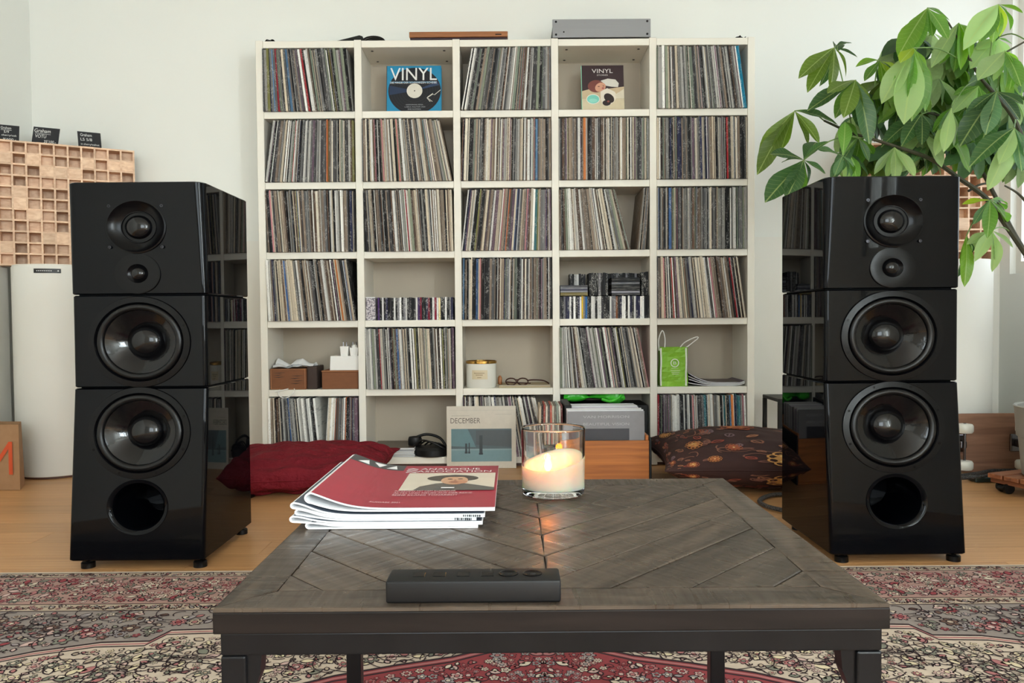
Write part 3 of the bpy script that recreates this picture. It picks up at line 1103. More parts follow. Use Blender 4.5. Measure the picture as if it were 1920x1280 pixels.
def fill(n, area_, inside, cols, base, rmin, rmax, fl=.34):
    x0, x1, y0, y1 = area_
    taken = []
    for _ in range(n * 6):
        if len(taken) >= n:
            break
        x, y = rnd(x0, x1), rnd(y0, y1)
        r = rnd(rmin, rmax)
        if not (inside(x, y) and inside(x + r, y) and inside(x, y + r) and inside(x, y - r) and inside(max(x - r, RC), y)):
            continue
        if any((x - a) ** 2 + (y - b) ** 2 < (.62 * (r + q)) ** 2 for a, b, q in taken):
            continue
        if x - RC < r * .6 and x - RC > .004:
            continue
        taken.append((x, y, r))
        k = random.random()
        c = random.choice(cols)
        c2 = random.choice([q for q in cols if q != c] or cols)
        if k < fl:
            flower(x, y, r, c, c2, base + 1, random.choice((5, 6, 8)), rnd(0, 6))
        elif k < fl + .4:
            a = rnd(0, 2 * PI)
            leaf(x - r * .8 * math.cos(a), y - r * .8 * math.sin(a), a, 1.6 * r, r * .42, c, base + 1)
            if random.random() < .6:
                leaf(x, y, a + rnd(.8, 1.4), r, r * .3, c2, base + 1)
        else:
            vine(x - r * .7, y, rnd(-1, 1), r * 2.0, rnd(-5, 5), base + 1)
            leaf(x, y + r * .3, rnd(0, 6), r * .8, r * .25, c, base + 1)


# main border and guard stripes
band(2.106, RY1 - .003, (214, 196, 176), 1)
band(2.070, 2.102, SAND, 1)
band(2.0695, 2.073, INK, 2); band(2.1015, 2.105, INK, 2)
band(1.872, 2.068, (172, 136, 124), 1)
band(1.868, 1.872, INK, 2)
band(1.828, 1.868, SAND, 1)
band(1.8235, 1.828, INK, 2)
fill(330, (RC, RX1 - .02, 2.072, 2.102), lambda x, y: 2.072 < y < 2.102 and x < RX1 - .015, [ROSE, CREAM, GREY, BRN], 2, .006, .010, .5)
fill(760, (RC, RX1 - .02, 1.876, 2.064), lambda x, y: 1.875 < y < 2.066 and x < RX1 - .015, [ROSE, RED, CREAM, BLUSH, ROSE, SAGE], 2, .008, .020, .5)
fill(330, (RC, RX1 - .02, 1.83, 1.866), lambda x, y: 1.831 < y < 1.866 and x < RX1 - .015, [ROSE, CREAM, GREY, BRN], 2, .006, .010, .5)


# medallion outline, right half from the middle outwards
MED = [(0, 1.712), (.745, 1.712), (.852, 1.706), (.875, 1.648), (.98, 1.643), (1.10, 1.60), (1.22, 1.53), (1.36, 1.46), (1.46, 1.34), (1.46, 1.0)]
REDC = [(0, 1.618), (.09, 1.610), (.135, 1.585), (.19, 1.555), (.30, 1.520), (.42, 1.475), (.55, 1.40), (.62, 1.30), (.62, 1.0)]


def bound(line, x):
    x = abs(x - RC)
    for (a, b), (c, d) in zip(line, line[1:]):
        if a <= x <= c and c > a:
            return b + (d - b) * (x - a) / (c - a)
    return -9


band(1.0, 1.8235, (148, 136, 128), 1)
for line, c, lv in ((MED, (206, 188, 168), 2), (REDC, (146, 58, 62), 9)):
    mir(lambda T: (L.at(lv), pr.poly(T([(RC + x, y) for x, y in line] + [(RC, 1.0)]), c)))
for line, lv in ((MED, 3), (REDC, 10)):
    for off, wd, c in ((0, .008, INK), (.013, .007, ROSE), (.024, .006, INK)):
        mir(lambda T: (L.at(lv), pr.line(T([(RC + x, y - off) for x, y in line[:-1]]), wd, c)))
fill(1300, (RC, RX1 - .02, 1.30, 1.822), lambda x, y: y < 1.82 and y > max(1.3, bound(MED, x) + .012) and x < RX1 - .02, [GREY, SAND, ROSE, CREAM, BRN, SAGE, RED, BLUSH], 4, .009, .026, .32)
fill(1000, (RC, RC + 1.46, 1.25, 1.69), lambda x, y: y > max(1.25, bound(REDC, x) + .01) and y < bound(MED, x) - .034, [CREAM, BLUSH, SAGE, ROSE, SAND, (222, 206, 170)], 4, .008, .023, .35)
fill(430, (RC, RC + .62, 1.20, 1.60), lambda x, y: y > 1.2 and y < bound(REDC, x) - .03, [CREAM, BLUSH, GREY, ROSE, (150, 58, 62)], 11, .007, .019, .6)
for k in range(420):
    x, y = rnd(RC + .05, RX1 - .2), rnd(1.4, 1.8)
    if abs(y - bound(MED, x)) > .07:
        vine(x, y, rnd(-.6, .6), rnd(.05, .13), rnd(-4, 4), 8, .0026)
pr.fn = None
pr.mb.build('woven_pattern', [flat(c, .95) for c in pr.cols], rg, kind='stuff')

# ================================================================ COFFEE TABLE
TX0, TX1, TY0, TY1, TZ = -.284, .354, .694, 1.250, .450
tb = thing('coffee_table', 'low square coffee table with grey chevron wood top and black steel frame on the rug', 'table', (.035, .97, 0))
mb = MB(); mb.rbox(TX0, TX1, TY0, TY1, .4255, TZ - .0035, .0015, 2)
mb.build('tabletop', TABLEEDGE, tb)


def clip(poly, x0, x1, y0, y1):
    for ax, val, sg in ((0, x0, 1), (0, x1, -1), (1, y0, 1), (1, y1, -1)):
        out = []
        for i in range(len(poly)):
            a, b = poly[i], poly[(i + 1) % len(poly)]
            da, db = sg * (a[ax] - val), sg * (b[ax] - val)
            if da >= 0:
                out.append(a)
            if (da >= 0) != (db >= 0):
                k = da / (da - db)
                out.append((a[0] + (b[0] - a[0]) * k, a[1] + (b[1] - a[1]) * k))
        poly = out
        if not poly:
            return []
    return poly


def board(poly, ang, ztop, name='plank'):
    """a flat board of the top; its local x runs along the grain"""
    mx = sum(p[0] for p in poly) / len(poly); my = sum(p[1] for p in poly) / len(poly)
    ca, sa = math.cos(-ang), math.sin(-ang)
    loc = [((x - mx) * ca - (y - my) * sa, (x - mx) * sa + (y - my) * ca) for x, y in poly]
    sh = [(p * (1 - .0007 / max(abs(p), .01)), q * (1 - .0007 / max(abs(q), .01))) for p, q in loc]
    mb = MB()
    n = len(loc)
    e = .0006
    ins = [(p * (1 - .0022 / max(abs(p), .01)), q * (1 - .0022 / max(abs(q), .01))) for p, q in loc]
    mb.add([(p, q, -.0035) for p, q in sh] + [(p, q, ztop - e) for p, q in sh] + [(p, q, ztop) for p, q in ins],
           [list(range(n))[::-1]] + [(i, (i + 1) % n, (i + 1) % n + n, i + n) for i in range(n)] + [(i + n, (i + 1) % n + n, (i + 1) % n + 2 * n, i + 2 * n) for i in range(n)] + [[2 * n + i for i in range(n)]])
    o = mb.build(name, TABLEWOOD, None, origin=(0, 0, 0))
    o.parent = tb
    o.location = Vector((mx, my, TZ)) - wl(tb)
    o.rotation_euler = (0, 0, ang)
    return o


bw = .047
inx0, inx1, iny0, iny1 = TX0 + bw, TX1 - bw, TY0 + bw, TY1 - bw
board([(TX0, TY0), (TX1, TY0), (TX1 - bw, iny0), (TX0 + bw, iny0)], 0, .0004)
board([(TX0 + bw, iny1), (TX1 - bw, iny1), (TX1, TY1), (TX0, TY1)], 0, .0003)
board([(TX0, TY0), (inx0, iny0), (inx0, iny1), (TX0, TY1)], PI / 2, .0003)
board([(TX1, TY0), (TX1, TY1), (inx1, iny1), (inx1, iny0)], PI / 2, .0004)
mx = (TX0 + TX1) / 2
pwd = .082
for sgn in (1, -1):
    k = -6
    while k < 14:
        d0 = iny0 + k * pwd + .02
        d1 = d0 + pwd
        if sgn > 0:
            poly = [(mx, d0), (mx + 1, d0 + 1), (mx + 1, d1 + 1), (mx, d1)]
            poly = clip(poly, mx, inx1, iny0, iny1)
        else:
            poly = [(mx, d0), (mx, d1), (mx - 1, d1 + 1), (mx - 1, d0 + 1)]
            poly = clip(poly, inx0, mx, iny0, iny1)
        if len(poly) > 2:
            xs = [p[0] for p in poly]; ys = [p[1] for p in poly]
            if max(xs) - min(xs) > .006 and max(ys) - min(ys) > .006:
                board(poly, sgn * PI / 4, rnd(0, .0006))
        k += 1
FZ0, FZ1 = .403, .4252
fx0, fx1, fy0, fy1 = TX0 + .005, TX1 - .005, TY0 + .005, TY1 - .005
ft = .024
for (a, b, c, d) in ((fx0, fx1, fy0, fy0 + ft), (fx0, fx1, fy1 - ft, fy1), (fx0, fx0 + ft, fy0 + ft, fy1 - ft), (fx1 - ft, fx1, fy0 + ft, fy1 - ft)):
    mb = MB(); mb.rbox(a, b, c, d, FZ0, FZ1, .002, 2); mb.build('frame_bar', STEELBLK, tb)
for lx in (fx0, fx1 - ft):
    for ly in (fy0, fy1 - ft):
        mb = MB(); mb.rbox(lx, lx + ft, ly, ly + ft, .0125, FZ0 - .0005, .002, 2)
        lg = mb.build('leg', STEELBLK, tb)
        mb = MB(); mb.rbox(lx - .001, lx + ft + .001, ly - .001, ly + ft + .001, .0085, .0135, .001, 1); mb.build('foot_pad', RUBBER, lg)
        sg = 1 if lx == fx0 else -1
        bx = lx + (ft if sg > 0 else 0)
        mb = MB(); mb.prism([(bx, FZ0), (bx + sg * .014, FZ0), (bx + sg * .012, FZ0 - .02), (bx + sg * .006, FZ0 - .035), (bx, FZ0 - .045)], lambda p, q, t: (p, t, q), ly + .004, ly + ft - .004)
        mb.build('corner_weld', STEELBLK, lg)

# ---------------------------------------------------------------- magazines
MY0, MY1 = .958, 1.232
XR_ = -.040
mt = .0021


def mag(k, xs, xr, y0, y1, name, label):
    def base(x):
        return TZ + .0008 + k * (.0047 + .0042 * math.exp(-((x + .292) / .045) ** 2)) + (k * .0006 if k == 4 else 0)

    g0 = .0105 if k == 4 else .0045

    def gap(x):
        return .0004 + g0 * math.exp(-(max(0, x - xs) / (.050 if k == 4 else .024)) ** 2)
    N = 40
    X = [xs + (xr - xs) * (i / N) ** 1.6 for i in range(N + 1)]
    low = [(x, base(x) + mt / 2) for x in X]
    top = [(x, base(x) + 1.5 * mt + gap(x)) for x in X]
    R = (top[0][1] - low[0][1]) / 2
    zc = (top[0][1] + low[0][1]) / 2
    turn = [(xs - R * 1.25 * math.sin(a), zc - R * math.cos(a)) for a in [PI * i / 10 for i in range(1, 10)]]
    line = low[::-1] + turn + top
    out, inn = [], []
    for i, p in enumerate(line):
        a, b = line[max(i - 1, 0)], line[min(i + 1, len(line) - 1)]
        dx, dz = b[0] - a[0], b[1] - a[1]
        l = math.hypot(dx, dz)
        nx, nz = -dz / l * mt / 2, dx / l * mt / 2
        out.append((p[0] - nx, p[1] - nz)); inn.append((p[0] + nx, p[1] + nz))
    t = thing(name, label, 'magazine', ((xs + xr) / 2, (y0 + y1) / 2, base(xr)), 'stacked magazines on the coffee table')
    mb = MB()
    n = len(line)
    for yy in (y0, y1):
        mb.v += [Vector((x, yy, z)) for x, z in out] + [Vector((x, yy, z)) for x, z in inn]
    for i in range(n - 1):
        for q in ((i, i + 1, 2 * n + i + 1, 2 * n + i), (n + i, n + i + 1, 3 * n + i + 1, 3 * n + i), (i, i + 1, n + i + 1, n + i), (2 * n + i, 2 * n + i + 1, 3 * n + i + 1, 3 * n + i)):
            mb.f.append(list(q)); mb.m.append(0); mb.c.append(None)
    for e in (0, n - 1):
        mb.f.append([e, n + e, 3 * n + e, 2 * n + e]); mb.m.append(0); mb.c.append(None)
    mb.build('pages', PAPER, t, smooth=True)

    def surf(u, v, h):
        x = xs + (xr - xs) * u
        sl = (base(x + .0005) + gap(x + .0005) - base(x) - gap(x)) / .0005
        return Vector((x, y0 + (y1 - y0) * v, base(x) + 1.5 * mt + gap(x) + .5 * mt * math.sqrt(1 + sl * sl) + .0003 + h))
    return t, surf


mags = []
for k, (dx, dr, dy, nm) in enumerate(((.020, -.006, .0, 'lowest'), (0, 0, -.001, 'second from the bottom'), (.006, -.008, .002, 'third from the bottom'), (.001, .003, 0, 'fourth from the bottom'))):
    t, sf = mag(k, -.284 + dx, XR_ + dr, MY0 + dy, MY1 + dy, 'magazine', 'folded white-edged magazine, %s in the stack on the coffee table' % nm)
    p = Print(sf)
    p.rect(.0, .0, .995, 1, (74, 82, 96), 40)
    p.build('cover', t)
    if k in (2, 3):
        pp = Print(quadmap((XR_ + dr - .030, MY0 + dy - .0004, TZ + .0008 + k * .0047 + .0004), (.026, 0, 0), (0, 0, .0036), (0, -1, 0)))
        for q in range(9):
            pp.rect(.08 + q * .1, .1, .08 + q * .1 + rnd(.03, .07), .9, (30, 30, 34))
        pp.build('barcode', t)
top, sf = mag(4, -.262, -.024, .962, 1.236, 'magazine', 'red magazine with a portrait on its cover, topmost in the stack')
p = Print(sf, .0001)
WHT = (238, 236, 236)
p.rect(.0, .0, 1, 1, (160, 44, 62), 40)
p.rect(0, .85, .36, 1.0, (62, 64, 66), 12)
for q in range(3):                        # the three-triangle emblem in the dark corner
    u = .05 + q * .095
    p.poly([(u, .875), (u + .075, .875), (u + .055, .97)], WHT) if q % 2 == 0 else p.poly([(u, .965), (u + .085, .965), (u + .05, .875)], WHT)
for q in range(3):
    p.line([(.385, .800 + q * .042), (.415, .825 + q * .042), (.455, .800 + q * .042)], .016, WHT)
p.text('ANALOGUE', .475, .872, .40, .048, WHT)
p.text('ASSOCIATION', .455, .802, .50, .046, WHT)
p.rect(.415, .34, .985, .775, (214, 204, 186), 6)
p.poly([(.50, .34), (.53, .43), (.62, .50), (.69, .515), (.78, .51), (.88, .46), (.985, .40), (.985, .34)], (92, 88, 84))
p.ell(.715, .63, .165, .085, (74, 66, 60), 26)
p.ell(.73, .575, .085, .105, (206, 160, 126), 24)
p.ell(.755, .53, .06, .045, (190, 136, 104), 18)
p.poly([(.635, .63), (.655, .70), (.72, .715), (.80, .70), (.825, .63), (.79, .655), (.70, .66)], (66, 58, 54))
for ex in (.70, .765):
    p.ell(ex, .60, .017, .010, (70, 52, 44), 12)
p.ell(.735, .565, .008, .02, (176, 124, 96), 10)
p.ell(.735, .522, .026, .008, (150, 84, 76), 12)
p.rect(.665, .37, .745, .395, WHT)
for q, (wd, st) in enumerate(((.36, 'INTERVIEW MIT DEM KUENSTLER'), (.46, 'ALTES UND NEUES AUS DER REIHE'), (.38, 'SEINE KLANG TONARBEIT'))):
    p.text(st, .40, .295 - q * .045, wd, .027, (232, 200, 204))
p.text('AUSGABE 2021', .30, .055, .17, .022, (232, 200, 204))
p.build('cover', top, .35)

# ---------------------------------------------------------------- remote control
c0 = G(724, 1131, TZ); c1 = G(1052, 1130, TZ)
rx0, rx1, ry0 = c0.x, c1.x, .702
ry1, rz0, rz1 = ry0 + .036, TZ + .0008, TZ + .0222
t = thing('remote_control', 'long black remote control lying at the front edge of the coffee table', 'remote', ((rx0 + rx1) / 2, ry0, rz0))
mb = MB(); mb.rbox(rx0, rx1, ry0, ry1, rz0, rz1, .0022, 3); mb.build('casing', MATT, t, smooth=True)
for u, r_ in ((.70, .0085), (.84, .0085)):
    mb = MB(); mb.lathe([(r_, -.0006), (r_, .0007), (r_ * .86, .0010), (r_ * .70, .0002), (.0004, -.0002)], (rx0 + (rx1 - rx0) * u, ry0 + .019, rz1), 28, 'z', 1.13)
    mb.build('round_button', SATIN, t, smooth=True)
for u in (.14, .26, .40, .54):
    mb = MB(); mb.rbox(rx0 + (rx1 - rx0) * u, rx0 + (rx1 - rx0) * (u + .075), ry0 + .012, ry0 + .024, rz1 - .0006, rz1 + .0006, .0005, 1); mb.build('flat_button', SATIN, t)

# ---------------------------------------------------------------- candle in a glass
cc = G(1039, 932, TZ)
gx, gy = cc.x, cc.y + .022
gr, gh = .0440, .1035
gz = TZ + .0008
t = thing('candle_glass', 'burning cream candle in a clear tumbler on the coffee table', 'candle', (gx, gy, gz))
prof = [(.0005, 0), (gr * .90, 0), (gr * .955, .0012), (gr * .965, .004), (gr * .967, .0065), (gr * .968, .009), (gr * .998, gh - .006), (gr, gh - .0035), (gr, gh - .002), (gr - .0012, gh), (gr - .0026, gh - .0012), (gr - .0027, gh - .003), (gr * .998 - .0027, gh - .0055), (gr * .957 - .0022, .018), (gr * .955 - .0022, .015), (gr * .95 - .0022, .0125), (gr * .9 - .002, .0098), (.0005, .0096)]
mb = MB(); mb.lathe(prof, (gx, gy, gz), 64, 'z', SX); mb.build('tumbler', GLASS, t, smooth=True, angle=75)
WAX = M('candle_wax', (250, 226, 196), .45, sss=1.0, noise=((20, 20, 20), .4, (252, 234, 210)))
mb = MB()
nr, na = 9, 40
vs, fs = [], []
wr = gr * .955 - .0012


def waxh(a, b):
    """melted hollow towards the front left, high wall at the back and right"""
    d = math.hypot(a + .22, b + .30)
    s = min(1, d / .95)
    return .022 + .024 * s * s * (3 - 2 * s) * (.6 + .4 * max(0, .5 + .5 * a + .5 * b)) + .007 * max(0, a * .75 + b * .6)


for j in range(nr + 1):
    q = j / nr
    for i in range(na):
        a = 2 * PI * i / na
        h = waxh(q * math.cos(a), q * math.sin(a))
        if j == nr:
            h -= .0008
        vs.append((gx + SX * wr * q * math.cos(a) * (1 + .018 * h / .06), gy + wr * q * math.sin(a) * (1 + .018 * h / .06), gz + .0104 + h))
for i in range(na):
    a = 2 * PI * i / na
    vs.append((gx + SX * wr * .985 * math.cos(a), gy + wr * .985 * math.sin(a), gz + .0104))
for j in range(nr + 1):
    for i in range(na):
        i2 = (i + 1) % na
        fs.append((j * na + i, j * na + i2, (j + 1) * na + i2, (j + 1) * na + i))
fs.append([(nr + 1) * na + i for i in range(na)])
mb.add(vs, fs)
mb.build('wax', WAX, t, smooth=True, angle=60)
fx, fy, fz = gx - SX * wr * .20, gy - wr * .28, gz + .0104 + waxh(-.2, -.28)
mb = MB(); mb.tube([(fx, fy, fz - .002), (fx + .0003, fy, fz + .004), (fx + .001, fy, fz + .008)], .0008, 6); mb.build('wick', VOID, t)
FLAME = M('flame', (255, 200, 90), .5, emit=((255, 190, 80), 10))
mb = MB(); mb.lathe([(.0004, .004), (.0036, .007), (.0052, .0115), (.0046, .017), (.0028, .023), (.0011, .029), (.0002, .032)], (fx + .0008, fy, fz), 16, 'z', 1.1)
mb.build('flame', FLAME, t, smooth=True)
pl = bpy.data.lights.new('flame_light', 'POINT')
pl.energy, pl.color, pl.shadow_soft_size = .11, (1.0, .20, .005), .006
po = bpy.data.objects.new('flame_light', pl)
COL.objects.link(po)
po.location = (fx, fy, fz + .026)

# ================================================================ THINGS ON TOP OF THE BOOKCASE
ZT = 2.0685


def top_at(px, y=BY0 + .06):
    return P(px, 72, y).x


# aluminium case
a, b = P(1036, 60, BY0 + .012).x, P(1220, 60, BY0 + .012).x
t = thing('amplifier', 'flat grey aluminium hi-fi case standing on top of the bookcase', 'amplifier', ((a + b) / 2, BY0 + .02, ZT))
mb = MB(); mb.rbox(a + .004, b - .004, BY0 + .022, BY0 + .24, ZT + .008, ZT + .090, .002, 1); mb.build('casing', MATT, t)
mb = MB(); mb.rbox(a, b, BY0 + .012, BY0 + .0218, ZT + .007, ZT + .094, .0015, 2); mb.build('front_plate', GREYMET, t)
for u in (.035, .965):
    for v in (.16, .86):
        mb = MB(); mb.lathe([(.005, .001), (.005, -.002), (.002, -.002), (.002, -.001)], (a + (b - a) * u, BY0 + .012, ZT + .007 + .087 * v), 12, 'y', 1.1); mb.build('screw', VOID, t)
mb = MB(); mb.lathe([(.0035, .001), (.0035, -.002)], (a + (b - a) * .115, BY0 + .012, ZT + .007 + .087 * .30), 10, 'y', 1.1); mb.build('pilot_lamp', VOID, t)
for fx_ in (a + .04, b - .04):
    for fy_ in (.05, .21):
        mb = MB(); mb.lathe([(.014, 0), (.014, .0082)], (fx_, BY0 + fy_, ZT), 16); mb.build('foot', RUBBER, t)
# wooden tray
a, b = P(768, 65, BY0 + .03).x, P(952, 65, BY0 + .03).x
t = thing('wooden_plinth', 'flat brown wooden turntable base lying on top of the bookcase', 'wooden base', ((a + b) / 2, BY0 + .03, ZT))
mb = MB(); mb.rbox(a, b, BY0 + .012, BY0 + .23, ZT + .014, ZT + .040, .0025, 2); mb.build('wood_board', WALNUT, t)
mb = MB(); mb.rbox(a + .004, b - .004, BY0 + .02, BY0 + .22, ZT + .004, ZT + .0138, .001, 1); mb.build('dark_base', M('dark_plum_base', (48, 26, 38), .3), t)
for fx_ in (a + .022, b - .022):
    mb = MB(); mb.lathe([(.010, 0), (.012, .003), (.010, .0045)], (fx_, BY0 + .03, ZT), 16); mb.build('foot', CHROME, t)
mb = MB(); mb.rbox(b - .06, b - .03, BY0 + .0112, BY0 + .013, ZT + .022, ZT + .027, .0005, 1); mb.build('small_badge', VOID, t)
# folded dark headphones / cable bundle
a = P(615, 75, BY0 + .05).x; b = P(722, 75, BY0 + .05).x
t = thing('cable_wallet', 'black wedge-shaped cloth bag with coiled cable on the bookcase top', 'cable bag', ((a + b) / 2, BY0 + .05, ZT))
mb = MB(); mb.prism([(a, ZT), (a + .17, ZT), (a + .17, ZT + .031), (a + .155, ZT + .036), (a + .02, ZT + .004)], lambda p, q, y_: (p, y_, q), BY0 + .04, BY0 + .16); mb.build('cloth_bag', M('olive_black_cloth', (34, 34, 30), .9, bump=((200, 200, 200), .6, .002)), t)
for k in range(6):
    pts = []
    for i in range(17):
        an = PI * i / 16
        pts.append((a + .222 - .056 * math.cos(an) * (1 - .03 * k), BY0 + .045 + .018 * k, ZT + .003 + (.028 - .002 * k) * math.sin(an)))
    mb = MB(); mb.tube(pts, .0042, 6); mb.build('cable_loop', RUBBER, t, smooth=True)
# little webcams / pucks at both ends
for px, lab in ((506, 'small glossy black puck with curled rim at the left end of the bookcase top'), (1387, 'small black fish-shaped figure at the right end of the bookcase top')):
    x = P(px, 70, BY0 + .05).x
    if px < 900:
        t = thing('black_puck', lab, 'puck', (x, BY0 + .05, ZT))
        mb = MB(); mb.lathe([(.016, 0), (.024, .003), (.023, .010), (.018, .013), (.006, .012)], (x, BY0 + .05, ZT), 24, 'z', SX); mb.build('puck_body', BLACKGLOSS, t, smooth=True)
        mb = MB(); mb.tube(smoothpts([(x - .022, BY0 + .05, ZT + .010), (x - .015, BY0 + .05, ZT + .020), (x, BY0 + .05, ZT + .017), (x + .014, BY0 + .05, ZT + .020), (x + .024, BY0 + .05, ZT + .010)]), .0035, 8); mb.build('curled_rim', BLACKGLOSS, t, smooth=True)
    else:
        t = thing('fish_figure', lab, 'figure', (x, BY0 + .05, ZT))
        mb = MB(); mb.lathe([(.001, -.026), (.007, -.018), (.010, -.004), (.008, .008), (.003, .018), (.002, .020)], (x, BY0 + .05, ZT + .0103), 16, 'x'); mb.build('fish_body', BLACKGLOSS, t, smooth=True)
        mb = MB(); mb.prism([(x + .016, ZT + .010), (x + .030, ZT + .020), (x + .027, ZT + .011), (x + .031, ZT + .004)], lambda p, q, y_: (p, y_, q), BY0 + .048, BY0 + .052); mb.build('tail_fin', BLACKGLOSS, t)
        mb = MB(); mb.prism([(x - .006, ZT + .019), (x + .002, ZT + .026), (x + .006, ZT + .018)], lambda p, q, y_: (p, y_, q), BY0 + .048, BY0 + .052); mb.build('back_fin', BLACKGLOSS, t)

# ================================================================ BOOKS IN THE OPEN CUBES


def book(name, label, x0, x1, z0, h, y0, thick, lean, cols, spine_col, page_w=.003):
    """leaning book: returns the thing and a map of its front cover"""
    t = thing(name, label, 'book', ((x0 + x1) / 2, y0, z0))
    dy, dz = math.sin(lean), math.cos(lean)
    up = Vector((0, dy, dz)); nrm = Vector((0, -dz, dy)); o = Vector((x0, y0, z0 + thick * dy * 0 + .0005))
    W = x1 - x0

    def pt(u, v, d):
        return o + Vector((u, 0, 0)) + up * v - nrm * d
    def slab(nm, u0, u1, v0, v1, d0, d1, m):
        mb = MB()
        mb.add([pt(u0, v0, d0), pt(u1, v0, d0), pt(u1, v0, d1), pt(u0, v0, d1), pt(u0, v1, d0), pt(u1, v1, d0), pt(u1, v1, d1), pt(u0, v1, d1)],
               [(3, 2, 1, 0), (4, 5, 6, 7), (0, 1, 5, 4), (1, 2, 6, 5), (2, 3, 7, 6), (3, 0, 4, 7)])
        return mb.build(nm, m, t)
    slab('front_cover', .0, W, 0, h, 0, .0025, flat(cols, .3))
    slab('back_cover', .0, W, 0, h, thick - .0025, thick, flat(cols, .3))
    slab('spine', -.0025, 0, 0, h, 0, thick, flat(spine_col, .35))
    slab('page_block', .001, W - page_w, .003, h - .003, .0026, thick - .0026, PAPER)
    return t, (lambda u, v, e: pt(u * W, v * h, -.0002 - e)), (lambda u, v, e: pt(-.0027 - e, v * h, u * thick))


a, b = P(725, 207, 3.70).x, P(827, 207, 3.70).x
z0 = SZ[1]
BLUE = (34, 140, 184)
t, sf, ss = book('vinyl_book', 'blue book with a large black record on its cover, second cube of the top row', a, b, z0, P(775, 120, 3.71).z - z0, 3.70, .030, .13, BLUE, (22, 24, 28))
p = Print(sf, .00012)
asp = 1.13
p.ell(.51, .485, .485, .475, (20, 24, 32), 48)
for q in (.44, .39, .34, .29, .24):
    p.ring(.51, .485, q, q * .98, .004, (48, 54, 66), 44)
p.poly([(.51, .485), (.05, .60), (.04, .50), (.05, .40)], (34, 52, 82))
p.poly([(.51, .485), (.965, .60), (.98, .54), (.93, .68)], (40, 62, 96))
p.ell(.51, .485, .145, .15, (226, 220, 206), 30)
p.ell(.51, .485, .012, .013, (30, 30, 30), 12)
p.rect(.06, .655, .90, .672, BLUE)
p.text('VINYL', .06, .70, .86, .255, (240, 240, 238))
p.text('DIE MAGIE DER SCHWARZEN SCHEIBE', .06, .632, .86, .042, (236, 236, 236))
p.line([(.99, .50), (.88, .40), (.84, .41), (.74, .335), (.80, .26)], .012, (226, 222, 210))
p.line([(.85, .43), (.75, .355)], .010, (226, 222, 210))
p.line([(.74, .345), (.84, .26)], .010, (226, 222, 210))
for q, (u, wd, st) in enumerate(((.35, .32, 'GRAMMOPHONE, DESIGN,'), (.33, .38, 'LABELS, KULTUR UND'), (.39, .24, 'EINE AUSWAHL'))):
    p.text(st, u, .185 - q * .045, wd, .026, (176, 180, 186))
p.rect(.45, .045, .56, .055, (226, 222, 210))
p.build('cover_print', t, .3)
p = Print(ss, .0001)
vs, fs = text2d('VINYL')
p.raw([(.18 + .64 * (1 - y), .16 + .36 * x) for x, y in vs], fs, (236, 236, 234))
p.build('spine_print', t)

a, b = P(1092, 203, 3.70).x, P(1171, 203, 3.70).x
MINT = (150, 214, 188)
t, sf, ss = book('stories_book', 'dark plum book showing a sleeper and a dog, fourth cube of the top row', a, b, z0, P(1130, 120, 3.72).z - z0, 3.70, .024, .14, (56, 40, 46), MINT)
p = Print(sf, .00012)
p.rect(0, .08, 1, .30, (218, 204, 172))
p.rect(0, 0, 1, .08, (196, 140, 88))
p.poly([(0, .30), (0, .46), (.25, .52), (.55, .50), (1, .55), (1, .30)], (206, 184, 150))
p.poly([(.42, .60), (.46, .68), (.62, .72), (.80, .70), (.88, .62), (.86, .54), (.70, .55), (.52, .58)], (222, 218, 208))
p.ell(.34, .56, .20, .13, (122, 66, 60), 24)
p.ell(.44, .54, .13, .095, (216, 160, 132), 20, .3)
p.ell(.50, .52, .03, .02, (176, 92, 88), 10)
p.ell(.40, .555, .03, .008, (80, 40, 40), 8)
p.ell(.51, .565, .02, .008, (80, 40, 40), 8)
p.poly([(.44, .45), (.60, .52), (.78, .44), (.84, .34), (.74, .22), (.62, .14), (.48, .18), (.44, .30)], (232, 222, 206))
p.ell(.64, .31, .13, .09, (44, 30, 28), 18, -.5)
p.ell(.58, .21, .10, .06, (40, 28, 28), 14)
p.ell(.62, .24, .03, .02, (150, 80, 72), 10)
p.poly([(.78, .38), (1, .50), (1, .30), (.82, .30)], (224, 214, 192))
p.ell(.26, .29, .16, .105, (240, 236, 226), 24)
p.ell(.26, .29, .145, .09, (126, 208, 192), 24)
p.ell(.26, .26, .10, .04, (150, 222, 206), 16)
p.rect(.02, .03, .98, .055, (60, 40, 36))
p.text('VINYL', .24, .835, .50, .085, (232, 230, 226))
p.text('STORIES', .36, .775, .26, .03, (220, 216, 212))
p.build('cover_print', t, .35)

# ================================================================ FIFTH ROW ODDS AND ENDS
zf = SZ[5] + .0003
# left: dark slotted box with papers, plain box, white box, two adapters, cable
a, b = cx(0, .0) + .004, P(575, 710, 3.65).x
t = thing('slotted_box', 'brown cardboard box with printed slots and an open end, first cube of the fifth row', 'box', ((a + b) / 2, 3.65, zf))
mb = MB(); mb.rbox(a, b, 3.642, 3.80, zf, zf + .102, .002, 1); mb.build('box_body', CARDBOARD, t)
p = Print(quadmap((a, 3.642, zf), (b - a, 0, 0), (0, 0, .102), (0, -1, 0)), .0003)
for (u, v, l) in ((.08, .80, .36), (.10, .70, .26), (.08, .60, .34), (.58, .66, .36), (.54, .54, .30), (.58, .42, .36), (.56, .30, .30)):
    p.poly([(u, v), (u + l * .5, v - .03), (u + l, v + .02), (u + l * .5, v + .015)], (66, 38, 24))
p.line([(.03, .03), (.97, .03), (.97, .97), (.03, .97), (.03, .03)], .02, (176, 120, 80))
p.build('printed_slots', t)
